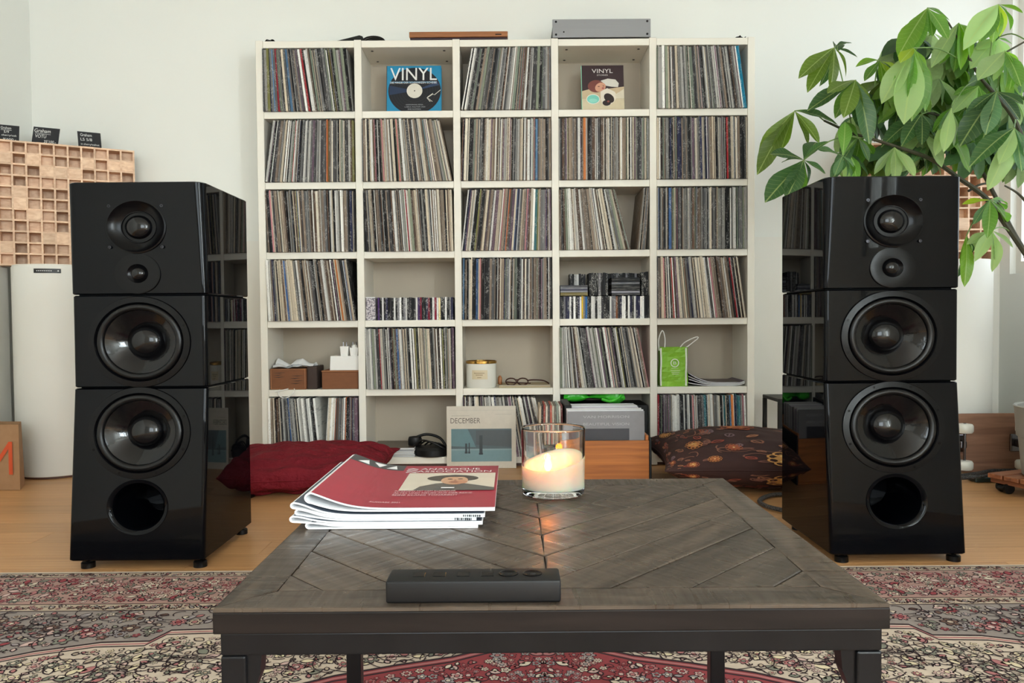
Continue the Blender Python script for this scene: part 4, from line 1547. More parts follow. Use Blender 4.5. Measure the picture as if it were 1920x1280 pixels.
mb = MB(); mb.rbox(b + .0005, P(603, 700, 3.72).x - .006, 3.655, 3.79, zf, zf + .112, .003, 1); mb.build('open_end', M('dark_cardboard', (62, 48, 42), .8), t)
t2 = thing('paper_pile', 'crumpled white papers lying on the slotted cardboard box', 'papers', ((a + b) / 2, 3.70, zf + .103))
for k, (ox, oy, sx_, sy_, rz) in enumerate(((.07, .02, .07, .05, .3), (.11, .05, .10, .05, -.2), (.15, .03, .06, .05, .5))):
    mb = MB()
    N = 7
    vs = []
    for i in range(N):
        for j in range(N):
            u, v = i / (N - 1) - .5, j / (N - 1) - .5
            X, Y = u * sx_ * 2, v * sy_ * 2
            cr, sr = math.cos(rz), math.sin(rz)
            vs.append((a + ox + X * cr - Y * sr, 3.69 + oy * .6 + X * sr + Y * cr, zf + .104 + .002 * k + abs(math.sin(5 * u + k) * math.cos(4 * v)) * .022 * (1 + k % 2)))
    mb.add(vs, [(i * N + j, (i + 1) * N + j, (i + 1) * N + j + 1, i * N + j + 1) for i in range(N - 1) for j in range(N - 1)])
    mb.build('paper_sheet', PAPER, t2, smooth=True)
mb = MB(); mb.rbox(a + .06, a + .085, 3.66, 3.70, zf + .104, zf + .168, .003, 1)
a2, b2 = P(604, 710, 3.66).x, P(673, 710, 3.66).x - .002
t = thing('cardboard_box', 'plain brown cardboard box under the white box, first cube of the fifth row', 'box', ((a2 + b2) / 2, 3.66, zf))
mb = MB(); mb.rbox(a2, b2, 3.655, 3.80, zf, zf + .082, .002, 1); mb.build('box_body', CARDBOARD, t)
mb = MB(); mb.rbox(a2 - .0015, b2 + .0012, 3.6535, 3.8015, zf + .0822, zf + .091, .0015, 1); mb.build('lid', M('cardboard_lid', (142, 92, 58), .8), t)
a3 = P(619, 690, 3.67).x
zb_ = zf + .0914
t = thing('white_box', 'white carton on the plain brown box, carrying two white power adapters', 'box', ((a3 + b2) / 2, 3.67, zb_))
mb = MB(); mb.prism([(a3, zb_), (b2, zb_), (b2, zb_ + .070), (a3 + .004, zb_ + .070)], lambda p_, q, y_: (p_, y_, q), 3.665, 3.79); mb.build('box_body', WHITEPL, t)
za_ = zb_ + .0705
for k, px in enumerate((647, 665)):
    x = P(px, 665, 3.69).x
    t = thing('power_adapter', ('white power adapter with upward prongs, left one on the white carton', 'white power adapter with a rounded top, right one on the white carton')[k], 'adapter', (x, 3.69, za_), 'power adapters on the white carton')
    w_ = .021
    mb = MB(); mb.prism([(x - w_ * .82, za_), (x + w_ * .82, za_), (x + w_, za_ + (.046, .040)[k]), (x - w_, za_ + (.046, .040)[k])], lambda p_, q, y_: (p_, y_, q), 3.672, 3.706); mb.build('adapter_body', WHITEPL, t)
    if k:
        mb = MB(); mb.lathe([(.013, .040), (.013, .048), (.008, .054), (.003, .056)], (x, 3.69, za_), 16, 'z', 1.1); mb.build('rounded_top', WHITEPL, t, smooth=True)
    for dx in (-.008, .008):
        mb = MB(); mb.lathe([(.0025, (.046, .054)[k] - .003), (.0025, .066), (.001, .068)], (x + dx, 3.69, za_), 8); mb.build('prong', CHROME, t)
pts = [P(527, 728, 3.66), P(522, 734, 3.626), P(524, 742, 3.622), P(533, 746, 3.622), P(543, 743, 3.622), P(550, 735, 3.624), P(552, 729, 3.64), P(545, 728, 3.66), P(535, 730, 3.626), P(516, 735, 3.626)]
mb = MB(); mb.tube(smoothpts(pts), .0024, 6)
tag(mb.build('white_cable', WHITEPL, smooth=True), 'thin white cable looped over the shelf edge below the cardboard boxes', 'cable')

# middle: candle jar, tray and spectacles
x = P(902, 700, 3.67).x
t = thing('candle_jar', 'white candle jar with gold rim and cream label in the fifth row', 'candle jar', (x, 3.69, zf))
r_ = .066
mb = MB(); mb.lathe([(r_ * .96, 0), (r_, .004), (r_, .118), (r_ * .97, .119), (r_ * .97, .105), (.001, .105)], (x, 3.70, zf), 48, 'z', SX); mb.build('jar', M('milky_glass', (226, 224, 214), .2), t, smooth=True)
mb = MB(); mb.lathe([(r_ * 1.005, .118), (r_ * 1.03, .120), (r_ * 1.03, .131), (r_ * .96, .132), (r_ * .96, .118)], (x, 3.70, zf), 48, 'z', SX); mb.build('gold_rim', GOLD, t, smooth=True)


def cyl(u, v, h):
    an = -PI / 2 + (u - .5) * 1.05 - .08
    return Vector((x + SX * (r_ + .0008 + h) * math.cos(an), 3.70 + (r_ + .0008 + h) * math.sin(an), zf + .043 + .045 * v))


p = Print(cyl, .0002)
p.rect(0, 0, 1, 1, (222, 206, 172), 10)
for v, u0, u1 in ((.62, .15, .85), (.42, .28, .74), (.16, .38, .62)):
    for q in range(int((u1 - u0) / .06)):
        p.rect(u0 + q * .06, v, u0 + q * .06 + .04, v + .1, (150, 126, 96))
p.build('label', t)
xa, xb = P(934, 722, 3.66).x, cx(2, 1) - .012
t = thing('beige_tray', 'thin beige tray beside the candle jar', 'tray', ((xa + xb) / 2, 3.70, zf))
xa2 = x + r_ * SX + .012
mb = MB(); mb.rbox(xa2, xb, 3.645, 3.86, zf, zf + .008, .002, 1); mb.build('tray_base', M('beige_board', (176, 160, 128), .6), t)
for (q0, q1, w0, w1) in ((xa2, xb, 3.645, 3.649), (xa2, xb, 3.856, 3.86)):
    mb = MB(); mb.rbox(q0 + .001, q1 - .001, w0, w1, zf + .008, zf + .013, .001, 1); mb.build('tray_rim', BACKB, t)
zt_ = zf + .0085
SPEC = M('brown_spectacle_frame', (62, 34, 30), .25)
xs0, xs1 = P(946, 716, 3.68).x, P(1030, 716, 3.68).x
t = thing('spectacles', 'folded dark brown spectacles lying on the beige tray', 'spectacles', ((xs0 + xs1) / 2, 3.68, zt_))
for k in range(2):
    ex = xs0 + .032 + k * .058
    mb = MB(); mb.tube([(ex + .026 * math.cos(2 * PI * i / 20), 3.675 + .004 * math.sin(2 * PI * i / 20), zt_ + .019 + .0165 * math.sin(2 * PI * i / 20)) for i in range(20)], .0034, 6, closed=True); mb.build('rim', SPEC, t, smooth=True)
mb = MB(); mb.tube(smoothpts([(xs0 + .056, 3.675, zt_ + .024), (xs0 + .061, 3.674, zt_ + .029), (xs0 + .066, 3.675, zt_ + .024)]), .003, 6); mb.build('bridge', SPEC, t)
mb = MB(); mb.tube(smoothpts([(xs0 + .112, 3.676, zt_ + .024), (xs0 + .14, 3.69, zt_ + .026), (xs1 - .03, 3.70, zt_ + .022), (xs1, 3.71, zt_ + .006)]), .0036, 6); mb.build('temple', SPEC, t, smooth=True)
mb = MB(); mb.tube(smoothpts([(xs0 + .006, 3.676, zt_ + .018), (xs0 + .05, 3.70, zt_ + .012), (xs0 + .13, 3.71, zt_ + .008)]), .0036, 6); mb.build('temple', SPEC, t, smooth=True)
x = P(935, 716, 3.72).x
mb = MB(); mb.lathe([(.006, 0), (.009, .004), (.009, .034), (.004, .044)], (x + .006, 3.745, zf + .0085), 14, 'z', SX)
tag(mb.build('brown_bottle', WALNUT, smooth=True), 'tiny brown bottle half hidden behind the candle jar', 'bottle')

# right: green paper bag, curled magazines
LIME = M('lime_paper', (150, 200, 60), .5, noise=((14, 14, 14), .35, (118, 176, 40)), bump=((30, 30, 30), .9, .006))
a, b = P(1238, 690, 3.66).x, P(1288, 690, 3.66).x
t = thing('paper_bag', 'small lime green paper bag with white cord handles in the fifth row', 'bag', ((a + b) / 2, 3.66, zf))
mb = MB()
N, H_ = 8, .192
vs = []
for j in range(N + 1):
    v = j / N
    for (u, d) in ((0, 0), (.25, 0), (.5, 0), (.75, 0), (1, 0), (1, 1), (.5, 1), (0, 1)):
        X = a + (b - a) * (.5 + (u - .5) * (1.0 + .03 * math.sin(7 * v)))
        Y = 3.652 + d * .075 * (1 - .25 * v) + (.006 * math.sin(9 * v + 4 * u) if d == 0 else 0)
        vs.append((X, Y, zf + H_ * v))
n = 8
mb.add(vs, [(j * n + i, j * n + (i + 1) % n, (j + 1) * n + (i + 1) % n, (j + 1) * n + i) for j in range(N) for i in range(n)] + [list(range(n))])
mb.build('bag_body', LIME, t)
wv = M('white_bag_edge', (236, 236, 226), .6)
for xx in (a + .004, b - .004):
    mb = MB(); mb.tube(smoothpts([(xx - .003, 3.648, zf + .004), (xx - .0045, 3.6455, zf + .06), (xx - .002, 3.647, zf + .12), (xx - .004, 3.648, zf + .188)]), .0045, 5); mb.build('folded_edge', wv, t, smooth=True)
p = Print(quadmap((a, 3.6445, zf), (b - a, 0, 0), (0, 0, H_), (0, -1, 0)), .0002)
p.ring(.52, .60, .16, .11, .035, (236, 244, 220))
p.text('B', .46, .565, .12, .075, (236, 244, 220))
p.rect(.38, .46, .66, .468, (226, 240, 200))
for q in range(3):
    p.rect(.36 + .03 * q, .40 - q * .045, .72 - .03 * q, .415 - q * .045, (214, 232, 180))
p.build('bag_emblem', t)
for (pa, pb, top_) in ((P(1236, 653, 3.66), P(1246, 650, 3.66), P(1242, 622, 3.655)), (P(1272, 652, 3.67), P(1283, 650, 3.67), P(1306, 633, 3.66))):
    m_ = (pa + pb) / 2
    mb = MB(); mb.tube(smoothpts([pa - Vector((0, 0, .01)), pa * .55 + top_ * .45 + Vector((-.01, 0, .004)), top_ + Vector((-.004, 0, .003)), top_ + Vector((.006, 0, -.003)), pb * .5 + top_ * .5 + Vector((.008, 0, -.004)), pb - Vector((0, 0, .01))]), .0028, 6)
    mb.build('cord_handle', WHITEPL, t, smooth=True)
for k in range(4):
    t = thing('curled_magazine', ('lowest curled magazine beside the green bag', 'second curled magazine from the bottom beside the green bag', 'third curled magazine from the bottom beside the green bag', 'topmost curled magazine with a plum cover beside the green bag')[k], 'magazine', (cx(4, .7), 3.70, zf), 'curled magazines beside the green bag')
    xa, xb = P(1291, 720, 3.65).x + .004 * (k % 2), cx(4, .985)
    prof = []
    for i in range(13):
        q = i / 12
        prof.append((xa + (xb - xa) * q, zf + .001 + k * .0046 + (.058 - .004 * k) * max(0, 1 - q / .55) ** 2.2 * (.25 + .25 * k) + (.012 * max(0, (q - .8) / .2) ** 2 if k < 3 else 0)))
    out = [(x_, z_) for x_, z_ in prof] + [(x_, z_ + .0036) for x_, z_ in prof[::-1]]
    mb = MB(); mb.prism(out, lambda p_, q, y_: (p_, y_, q), 3.648 + .002 * k, 3.86); mb.build('pages', PAPER, t)
    out = [(x_, z_ + .0037) for x_, z_ in prof] + [(x_, z_ + .0044) for x_, z_ in prof[::-1]]
    mb = MB(); mb.prism(out, lambda p_, q, y_: (p_, y_, q), 3.646 + .002 * k, 3.86); mb.build('cover', flat(((60, 44, 66), (150, 146, 150), (70, 52, 80), (66, 48, 60))[k], .35), t)

# ================================================================ BOTTOM ROW AND THE FLOOR BEFORE IT
zb0 = SZ[6] + .0003
nn = 0
for (px0, px1, n_, yy) in ((694, 778, 6, 3.636),):
    xa, xb = P(px0, 845, 3.65).x + .006, P(px1, 845, 3.65).x
    for k in range(n_):
        t = thing('magazine', ('lowest', 'second', 'third', 'fourth', 'fifth', 'topmost dark-covered')[k] + ' magazine of the pile in the bottom row, second column', 'magazine', ((xa + xb) / 2, yy, zb0 + .0075 * k), 'magazines piled in the bottom row')
        dx = rnd(-.004, .004)
        mb = MB(); mb.rbox(xa + dx, xb + dx, yy + rnd(0, .008), 3.85, zb0 + .0078 * k, zb0 + .0078 * k + .0062, .001, 1); mb.build('pages', PAPER, t)
        mb = MB(); mb.rbox(xa + dx, xb + dx, yy, 3.852, zb0 + .0078 * k + .0063, zb0 + .0078 * k + .0075, .0004, 1); mb.build('cover', flat(((140, 130, 120), (120, 112, 104), (170, 160, 150), (110, 104, 100), (130, 118, 104), (86, 74, 62))[k], .35), t)
# black round case with cables
x, yy = P(806, 838, 3.70).x, 3.70
t = thing('headphones', 'black headphones with coiled lead lying beside the magazine pile', 'headphones', (x, yy, zb0))
rr_ = .066
for (dx, rx, h0, h1, nm) in ((.012, .072, .0, .045, 'ear_cup'), (-.075, .030, .045, .088, 'ear_cup')):
    mb = MB(); mb.lathe([(rx * .9, h0), (rx, h0 + .006), (rx, h1 - .012), (rx * .88, h1), (rx * .2, h1 + .004)], (x + dx, yy - .02 + (0 if dx > 0 else .03), zb0), 28, 'z', 1.15); mb.build(nm, MATT, t, smooth=True)
mb = MB(); mb.lathe([(.026, 0), (.026, .0448)], (x - .075, yy + .01, zb0), 20, 'z', 1.1); mb.build('ear_pad', RUBBER, t)
for k in range(5):
    pts = [(x - .07 + .025 * k, yy - .055 + .01 * k, zb0 + .055), (x - .03 + .02 * k, yy - .06, zb0 + .082 - .004 * k), (x + .03 + .012 * k, yy - .07 + .004 * k, zb0 + .066 - .004 * k), (x + .085, yy - .06 + .01 * k, zb0 + .035)]
    mb = MB(); mb.tube(smoothpts(pts), .0045, 6); mb.build('lead', RUBBER, t, smooth=True)
mb = MB(); mb.tube(smoothpts([(x - .085, yy + .0, zb0 + .08), (x - .02, yy + .03, zb0 + .097), (x + .05, yy + .02, zb0 + .078), (x + .085, yy, zb0 + .03)]), .007, 8); mb.build('headband', MATT, t, smooth=True)

# record propped against the bookcase
a, b = P(838, 870, 3.595).x, P(968, 870, 3.595).x
t = thing('record_album', 'cream record album with a blue-grey landscape, propped in front of the bookcase', 'record album', ((a + b) / 2, 3.59, 0))
ln = .06
up = Vector((0, math.sin(ln), math.cos(ln))); nr_ = Vector((0, -math.cos(ln), math.sin(ln)))
o_ = Vector((a, 3.592, .0012))
hA = .300
mb = MB()
f0 = [o_, o_ + Vector((b - a, 0, 0)), o_ + Vector((b - a, 0, 0)) + up * hA, o_ + up * hA]
mb.add(f0 + [q - nr_ * .006 for q in f0], [(0, 1, 2, 3), (7, 6, 5, 4), (0, 4, 5, 1), (1, 5, 6, 2), (2, 6, 7, 3), (3, 7, 4, 0)])
mb.build('sleeve', flat((206, 196, 180), .35), t)
p = Print(quadmap(o_, (b - a, 0, 0), up * hA, nr_), .00015)
p.rect(.035, .93, .97, .935, (186, 178, 166))
p.text('DECEMBER', .055, .725, .43, .085, (96, 84, 76))
p.rect(.07, .845, .33, .85, (150, 140, 128)); p.rect(.70, .865, .94, .869, (164, 154, 140))
p.rect(.065, .11, .935, .635, (76, 92, 98))
p.poly([(.065, .36), (.065, .635), (.30, .635), (.36, .50), (.42, .34)], (92, 124, 130))
p.poly([(.42, .38), (.42, .61), (.935, .61), (.935, .34)], (72, 80, 84))
p.rect(.065, .11, .935, .31, (110, 140, 146))
p.rect(.065, .29, .935, .315, (128, 152, 156))
for u, v0, v1, wd in ((.265, .25, .40, .03), (.315, .25, .41, .016), (.47, .23, .53, .045)):
    p.rect(u, v0, u + wd, v1, (46, 56, 62))
    p.rect(u - .006, v0 - .01, u + wd + .006, v0 + .02, (40, 48, 54))
p.build('cover_print', t, .3)

# box of singles
a, b = P(1006, 790, 3.50).x, P(1064, 790, 3.50).x
ys = 3.40
sb = thing('singles_box', 'black open box holding small seven-inch records before the bookcase', 'box', ((a + b) / 2, ys, 0))
hb = P(1058, 772, ys).z
zb_ = .155
mb = MB(); mb.rbox(a - .004, b + .004, ys - .10, ys + .16, zb_ - .010, zb_, .001, 1); mb.build('bottom_panel', MATT, sb)
mb = MB(); mb.rbox(b - .028, b + .004, ys - .10, ys + .16, zb_ + .0002, zb_ + .182, .002, 1); mb.build('thick_side', MATT, sb)
mb = MB(); mb.rbox(a - .004, a - .0005, ys - .10, ys + .16, zb_ + .0002, zb_ + .10, .001, 1); mb.build('thin_side', MATT, sb)
for q in (ys - .09, ys + .14):
    for e in (a + .004, b - .014):
        mb = MB(); mb.rbox(e, e + .012, q, q + .012, .0005, zb_ - .0102, .001, 1); mb.build('leg', MATT, sb)
x_ = a + .001
SC = [(190, 172, 150), (60, 50, 48), (150, 70, 60), (210, 200, 184), (90, 84, 80), (180, 96, 80), (200, 190, 172), (120, 112, 104), (150, 160, 150), (214, 208, 196), (110, 60, 58)]
for k in range(11):
    w_ = (b - .030 - a) / 11
    o = dup(lp_mesh)
    o.name = 'single_record'
    o.location = (x_ + w_ / 2, ys - .09 + rnd(0, .012), zb_ + .001)
    o.rotation_euler = (0, .02 * (5 - k) * .3, 0)
    o.scale = (w_ * .8, .18, .176 + .002 * (k % 3))
    o.color = (*lin(SC[k]), 1)
    tag(o, 'seven-inch record in the small black box, %s from the left' % ORD[k], 'record', 'singles in the black box')
    x_ += w_

# wooden crate of albums
cy = 3.165
a, b = P(1060, 840, cy).x, P(1217, 840, cy).x
cr = thing('record_crate', 'orange-brown wooden crate holding record albums, on the floor behind the table', 'crate', ((a + b) / 2, cy, 0))
ztop = P(1160, 826, cy).z
for j in range(1):
    h_ = (ztop - .012)
    mb = MB(); mb.rbox(a, b, cy, cy + .014, .012 + h_ * j + .0003, .012 + h_ * (j + 1) - .0003, .0012, 1); mb.build('front_board', WAXED, cr)
for e0, e1 in ((a, a + .012), (b - .012, b)):
    mb = MB(); mb.rbox(e0, e1, cy + .0145, cy + .36, .012, ztop + .02, .001, 1); mb.build('side_panel', WAXED, cr)
mb = MB(); mb.rbox(b + .0002, b + .012, cy + .004, cy + .37, .0, ztop + .012, .002, 1); mb.build('side_cover', MATT, cr)
mb = MB(); mb.rbox(a + .0125, b - .0125, cy + .347, cy + .36, .012, ztop + .06, .001, 1); mb.build('back_panel', WAXED, cr)
mb = MB(); mb.rbox(a, b, cy + .004, cy + .36, .001, .0118, .001, 1); mb.build('bottom_panel', WAXED, cr)
zl = .013
zh = P(1140, 771, cy + .03).z
CR = [(132, 130, 134), (226, 224, 226), (196, 180, 200), (222, 218, 214), (150, 140, 148), (230, 226, 224), (206, 196, 206), (230, 230, 230), (190, 186, 186), (222, 216, 210), (160, 156, 160), (216, 214, 216)]
CN = ['grey', 'white', 'lilac', 'cream', 'mauve grey', 'white', 'pale lilac', 'white', 'pale grey', 'cream', 'grey', 'pale grey']
for k in range(12):
    y0_ = cy + .020 + k * .026
    th = .010 if k else .006
    t = thing('record_album', ('grey record album with a dark picture, frontmost in the wooden crate' if k == 0 else '%s record album in the wooden crate, %s from the front' % (CN[k], ORD[k])), 'record album', ((a + b) / 2, y0_, zl), 'albums in the wooden crate')
    ia, ib = a + .0135, b - .0135
    ln = .035
    up = Vector((0, math.sin(ln), math.cos(ln))); nr_ = Vector((0, -math.cos(ln), math.sin(ln)))
    o_ = Vector((ia, y0_ + .003, zl))
    hA = (zh - zl) / math.cos(ln) + (rnd(-.003, .004) if k else 0)
    mb = MB()
    f0 = [o_, o_ + Vector((ib - ia, 0, 0)), o_ + Vector((ib - ia, 0, 0)) + up * hA, o_ + up * hA]
    mb.add(f0 + [q - nr_ * th for q in f0], [(0, 1, 2, 3), (7, 6, 5, 4), (0, 4, 5, 1), (1, 5, 6, 2), (2, 6, 7, 3), (3, 7, 4, 0)])
    mb.build('sleeve', flat(CR[k], .4), t)
    if k == 0:
        p = Print(quadmap(o_, (ib - ia, 0, 0), up * hA, nr_), .00015)
        p.text('VAN MORRISON', .20, .905, .60, .036, (176, 174, 178))
        p.text('BEAUTIFUL VISION', .20, .805, .60, .036, (176, 174, 178))
        p.rect(.20, .25, .80, .76, (44, 44, 52))
        p.ell(.42, .50, .05, .03, (110, 108, 116), 10); p.ell(.52, .47, .03, .05, (84, 84, 94), 10); p.ell(.63, .49, .02, .06, (96, 96, 104), 8)
        p.build('cover_print', t, .35)
# green plastic bag on top of the bottom row
GREENB = M('green_plastic', (40, 176, 40), .25, noise=((16, 16, 16), .35, (84, 208, 62)), bump=((26, 26, 26), 1.0, .01))
a, b = P(1056, 750, 3.70).x, P(1168, 750, 3.70).x
mb = MB()
vs = []
NU, NV = 22, 10
zg = .30
for i in range(NU + 1):
    u = i / NU
    hgt = .030 + .012 * math.sin(u * 9) + (.032 * math.exp(-((u - .88) / .07) ** 2)) - .018 * math.exp(-((u - .42) / .05) ** 2)
    for j in range(NV):
        an = 2 * PI * j / NV
        vs.append((a + (b - a) * u, 3.70 + .055 * math.cos(an) * (1 - .2 * math.sin(3 * u)) + .006 * math.sin(13 * u), zg + .033 + hgt * math.sin(an) * (.6 if math.sin(an) < 0 else 1)))
mb.add(vs, [(i * NV + j, i * NV + (j + 1) % NV, (i + 1) * NV + (j + 1) % NV, (i + 1) * NV + j) for i in range(NU) for j in range(NV)] + [list(range(NV)), [NU * NV + j for j in range(NV)]])
gb = thing('green_plastic_bag', 'crumpled bright green plastic bag stuffed behind the wooden crate', 'plastic bag', ((a + b) / 2, 3.70, zg))
mb.build('crumpled_body', GREENB, gb, smooth=True, angle=60)
mb = MB(); mb.rbox(cx(3, .02), cx(3, .98), 3.64, 3.86, SZ[6] + .001, zg - .002, .003, 1)
tag(mb.build('dark_carton', MATT), 'dark carton in the bottom cube behind the wooden crate, under the green bag', 'box')
mb = MB(); mb.tube(smoothpts([P(1128, 748, 3.645), P(1145, 752, 3.64), P(1160, 746, 3.64), P(1166, 738, 3.65), P(1170, 748, 3.66)]), .007, 6); mb.build('bag_handle', GREENB, gb, smooth=True)


# ================================================================ CUSHIONS
def cushion(name, label, c, A, B, Hh, rz, mat, tilt=(0, 0), wr=.006, sd=1, k=.13, pw=.5):
    t = thing(name, label, 'cushion', (c[0], c[1], 0))
    cr_, sr_ = math.cos(rz), math.sin(rz)

    def pt(u, v, s, h=0.0):
        q = max(0.0, (1 - u * u) * (1 - v * v)) ** pw
        x = A * u * (1 - k * (1 - v * v) * abs(u))
        y_ = B * v * (1 - k * (1 - u * u) * abs(v))
        z = (s * Hh * q) + h * s
        wr_ = wr * math.sin(9 * u + 3 * math.sin(5 * v) + sd) * math.sin(8 * v + 2 * math.sin(4 * u)) + wr * 2.2 * math.sin(7 * u * abs(v) + 5 * v + sd) * (abs(u * v)) ** 1.0
        z += s * wr_ * min(1, q * 2)
        z += tilt[0] * x + tilt[1] * y_
        return Vector((c[0] + x * cr_ - y_ * sr_, c[1] + x * sr_ + y_ * cr_, max(.002 if s < 0 else .004, c[2] + z)))
    N = 84
    for s, nm in ((1, 'upper_side'), (-1, 'lower_side')):
        vs = []
        for i in range(N + 1):
            for j in range(N + 1):
                u, v = math.sin((2 * i / N - 1) * PI / 2), math.sin((2 * j / N - 1) * PI / 2)
                vs.append(pt(u, v, s))
        mb = MB()
        mb.add(vs, [(i * (N + 1) + j, (i + 1) * (N + 1) + j, (i + 1) * (N + 1) + j + 1, i * (N + 1) + j + 1) for i in range(N) for j in range(N)])
        mb.build(nm, mat, t, smooth=True, angle=80)
    edge = []
    for (u0, v0, u1, v1) in ((-1, -1, 1, -1), (1, -1, 1, 1), (1, 1, -1, 1), (-1, 1, -1, -1)):
        for q in range(24):
            f = q / 24
            edge.append(pt(u0 + (u1 - u0) * f, v0 + (v1 - v0) * f, 1))
    mb = MB(); mb.tube(edge, .0032, 5, closed=True); mb.build('seam', mat, t, smooth=True)
    return t, pt


REDC_ = M('red_velvet', (126, 28, 38), .8, spec=.2, noise=((8, 8, 8), .35, (100, 16, 28)), bump=((18, 26, 18), 1.0, .03))
cushion('red_cushion', 'wrinkled dark red floor cushion between the left loudspeaker and the bookcase', (-.92, 3.24, .088), .40, .27, .086, .06, REDC_, (0.02, .05), .011, 1, .10, .42)
BRNC = M('brown_cotton', (58, 30, 24), .8, noise=((30, 30, 30), .35, (50, 24, 22)), bump=((300, 300, 300), .3, .001))
t, pf = cushion('floral_cushion', 'brown cushion printed with golden flowers, beside the right loudspeaker', (1.02, 3.20, .124), .42, .27, .115, .0, BRNC, (-.02, .06), .004, 2, .10, .46)


SIDE = [1]


def onto(u, v, h):
    u, v = [math.copysign(1 - (1 - min(.90, abs(q))) ** 2.2, q) for q in (u, v)]
    o = pf(u, v, SIDE[0])
    n = (pf(u + .01, v, SIDE[0]) - o).cross(pf(u, v + .01, SIDE[0]) - o).normalized() * SIDE[0]
    return o + n * (.0026 + h)


p = Print(onto, .00006)
GOLDS = [(206, 150, 84), (186, 118, 66), (222, 184, 120), (160, 84, 52)]


def mum(u, v, r, c1, c2):
    p.k = 12
    rv = r * 1.5
    for ringk, (rr2, n_) in enumerate(((1.0, 11), (.68, 9), (.36, 6))):
        for q in range(n_):
            an = 2 * PI * q / n_ + ringk * .3
            p.ring(u + r * rr2 * .7 * math.cos(an), v + rv * rr2 * .7 * math.sin(an), r * .28 * (1.1 - .2 * ringk), rv * .26 * (1.1 - .2 * ringk), r * .09, c1 if ringk < 2 else c2, 9)
            if ringk:
                p.ell(u + r * rr2 * .7 * math.cos(an), v + rv * rr2 * .7 * math.sin(an), r * .17, rv * .15, c2 if q % 2 else c1, 7)
    p.ell(u, v, r * .14, rv * .14, (226, 190, 130), 8)


for SIDE[0] in (1, -1):
    for (u, v, r, i1, i2) in ((.12, -.72, .13, 0, 2), (-.42, -.30, .085, 1, 0), (-.70, -.62, .06, 3, 1), (.30, .10, .10, 2, 2), (-.05, .10, .09, 3, 1), (.60, -.55, .12, 0, 2), (.68, .10, .10, 1, 0), (-.45, -.80, .06, 3, 0), (-.28, -.70, .05, 1, 3), (-.15, -.45, .05, 3, 3), (.38, -.38, .055, 1, 2), (-.60, .25, .08, 0, 1), (.15, .55, .10, 0, 2), (-.2, .55, .08, 3, 2), (.92, -.3, .10, 0, 2), (.86, .35, .09, 3, 1)):
        mum(u, v, r, GOLDS[i1], GOLDS[i2])
    for _ in range(170):
        u, v, an = rnd(-.88, .88), rnd(-.90, .6), rnd(0, 6.28)
        p.k = 2
        c = random.choice([(150, 100, 78), (128, 84, 72), (168, 112, 80), (150, 72, 54), (118, 92, 96)])
        l = rnd(.05, .10)
        pts = leafpts(u, v, an, l, l * .28)
        p.line(pts + [pts[0]], .011, c)
        p.line([(u, v), (u + l * .9 * math.cos(an), v + l * .9 * math.sin(an))], .009, c)
    for _ in range(40):
        u, v, an = rnd(-.85, .8), rnd(-.88, .5), rnd(0, 6.28)
        p.k = 6
        pts = []
        for q in range(9):
            pts.append((u, v)); u += .022 * math.cos(an); v += .022 * math.sin(an); an += rnd(.1, .5)
        p.line(pts, .010, (132, 88, 70))
p.build('floral_print', t, .85, kind='stuff')

# ================================================================ CORNERS: DIFFUSERS, COLUMNS, SIGNS
LEFTD = ['1313233131'[0:10], '0301220200', '3130003123', '1311111213', '1023301232', '1012213121', '1201321032', '1311310213', '3130012313', '0312113021', '1312212131']


def diffuser(name, label, A, B, z0, z1, cols, rows, depth, pat):
    """A, B: front lower corners (x, y); blocks of different depth in a wooden grid"""
    A, B = Vector((A[0], A[1], 0)), Vector((B[0], B[1], 0))
    ex = (B - A).normalized(); W = (B - A).length
    nrm = Vector((ex.y, -ex.x, 0))                # towards the room
    t = thing(name, label, 'acoustic panel', ((A + B) / 2 + Vector((0, 0, z0))))
    H_ = z1 - z0
    cw, rh = W / cols, H_ / rows
    s = .0040

    def slab(nm, u0, u1, v0, v1, d0, d1):
        mb = MB()
        q = [(u0, v0, d0), (u1, v0, d0), (u1, v0, d1), (u0, v0, d1), (u0, v1, d0), (u1, v1, d0), (u1, v1, d1), (u0, v1, d1)]
        mb.add([A + ex * u - nrm * d + Vector((0, 0, z0 + v)) for u, v, d in q], [(3, 2, 1, 0), (4, 5, 6, 7), (0, 1, 5, 4), (1, 2, 6, 5), (2, 3, 7, 6), (3, 0, 4, 7)])
        return mb.build(nm, BIRCH, t)
    for i in range(cols + 1):
        slab('slat', i * cw - s, i * cw + s, -s, H_ + s, .0004 * (i % 2), depth)
    for j in range(rows + 1):
        for i in range(cols):
            slab('slat', i * cw + s, (i + 1) * cw - s, j * rh - s, j * rh + s, .0002, depth)
    for j in range(rows):
        for i in range(cols):
            d = {'0': -.002, '1': .036, '2': .060, '3': .080}[pat[(rows - 1 - j) % len(pat)][i % 10]]
            slab('block', i * cw + s, (i + 1) * cw - s, j * rh + s, (j + 1) * rh - s, d + rnd(-.001, .001), depth - .002)
    slab('back_board', -s, W + s, -s, H_ + s, depth, depth + .006)
    return t, A, ex, nrm


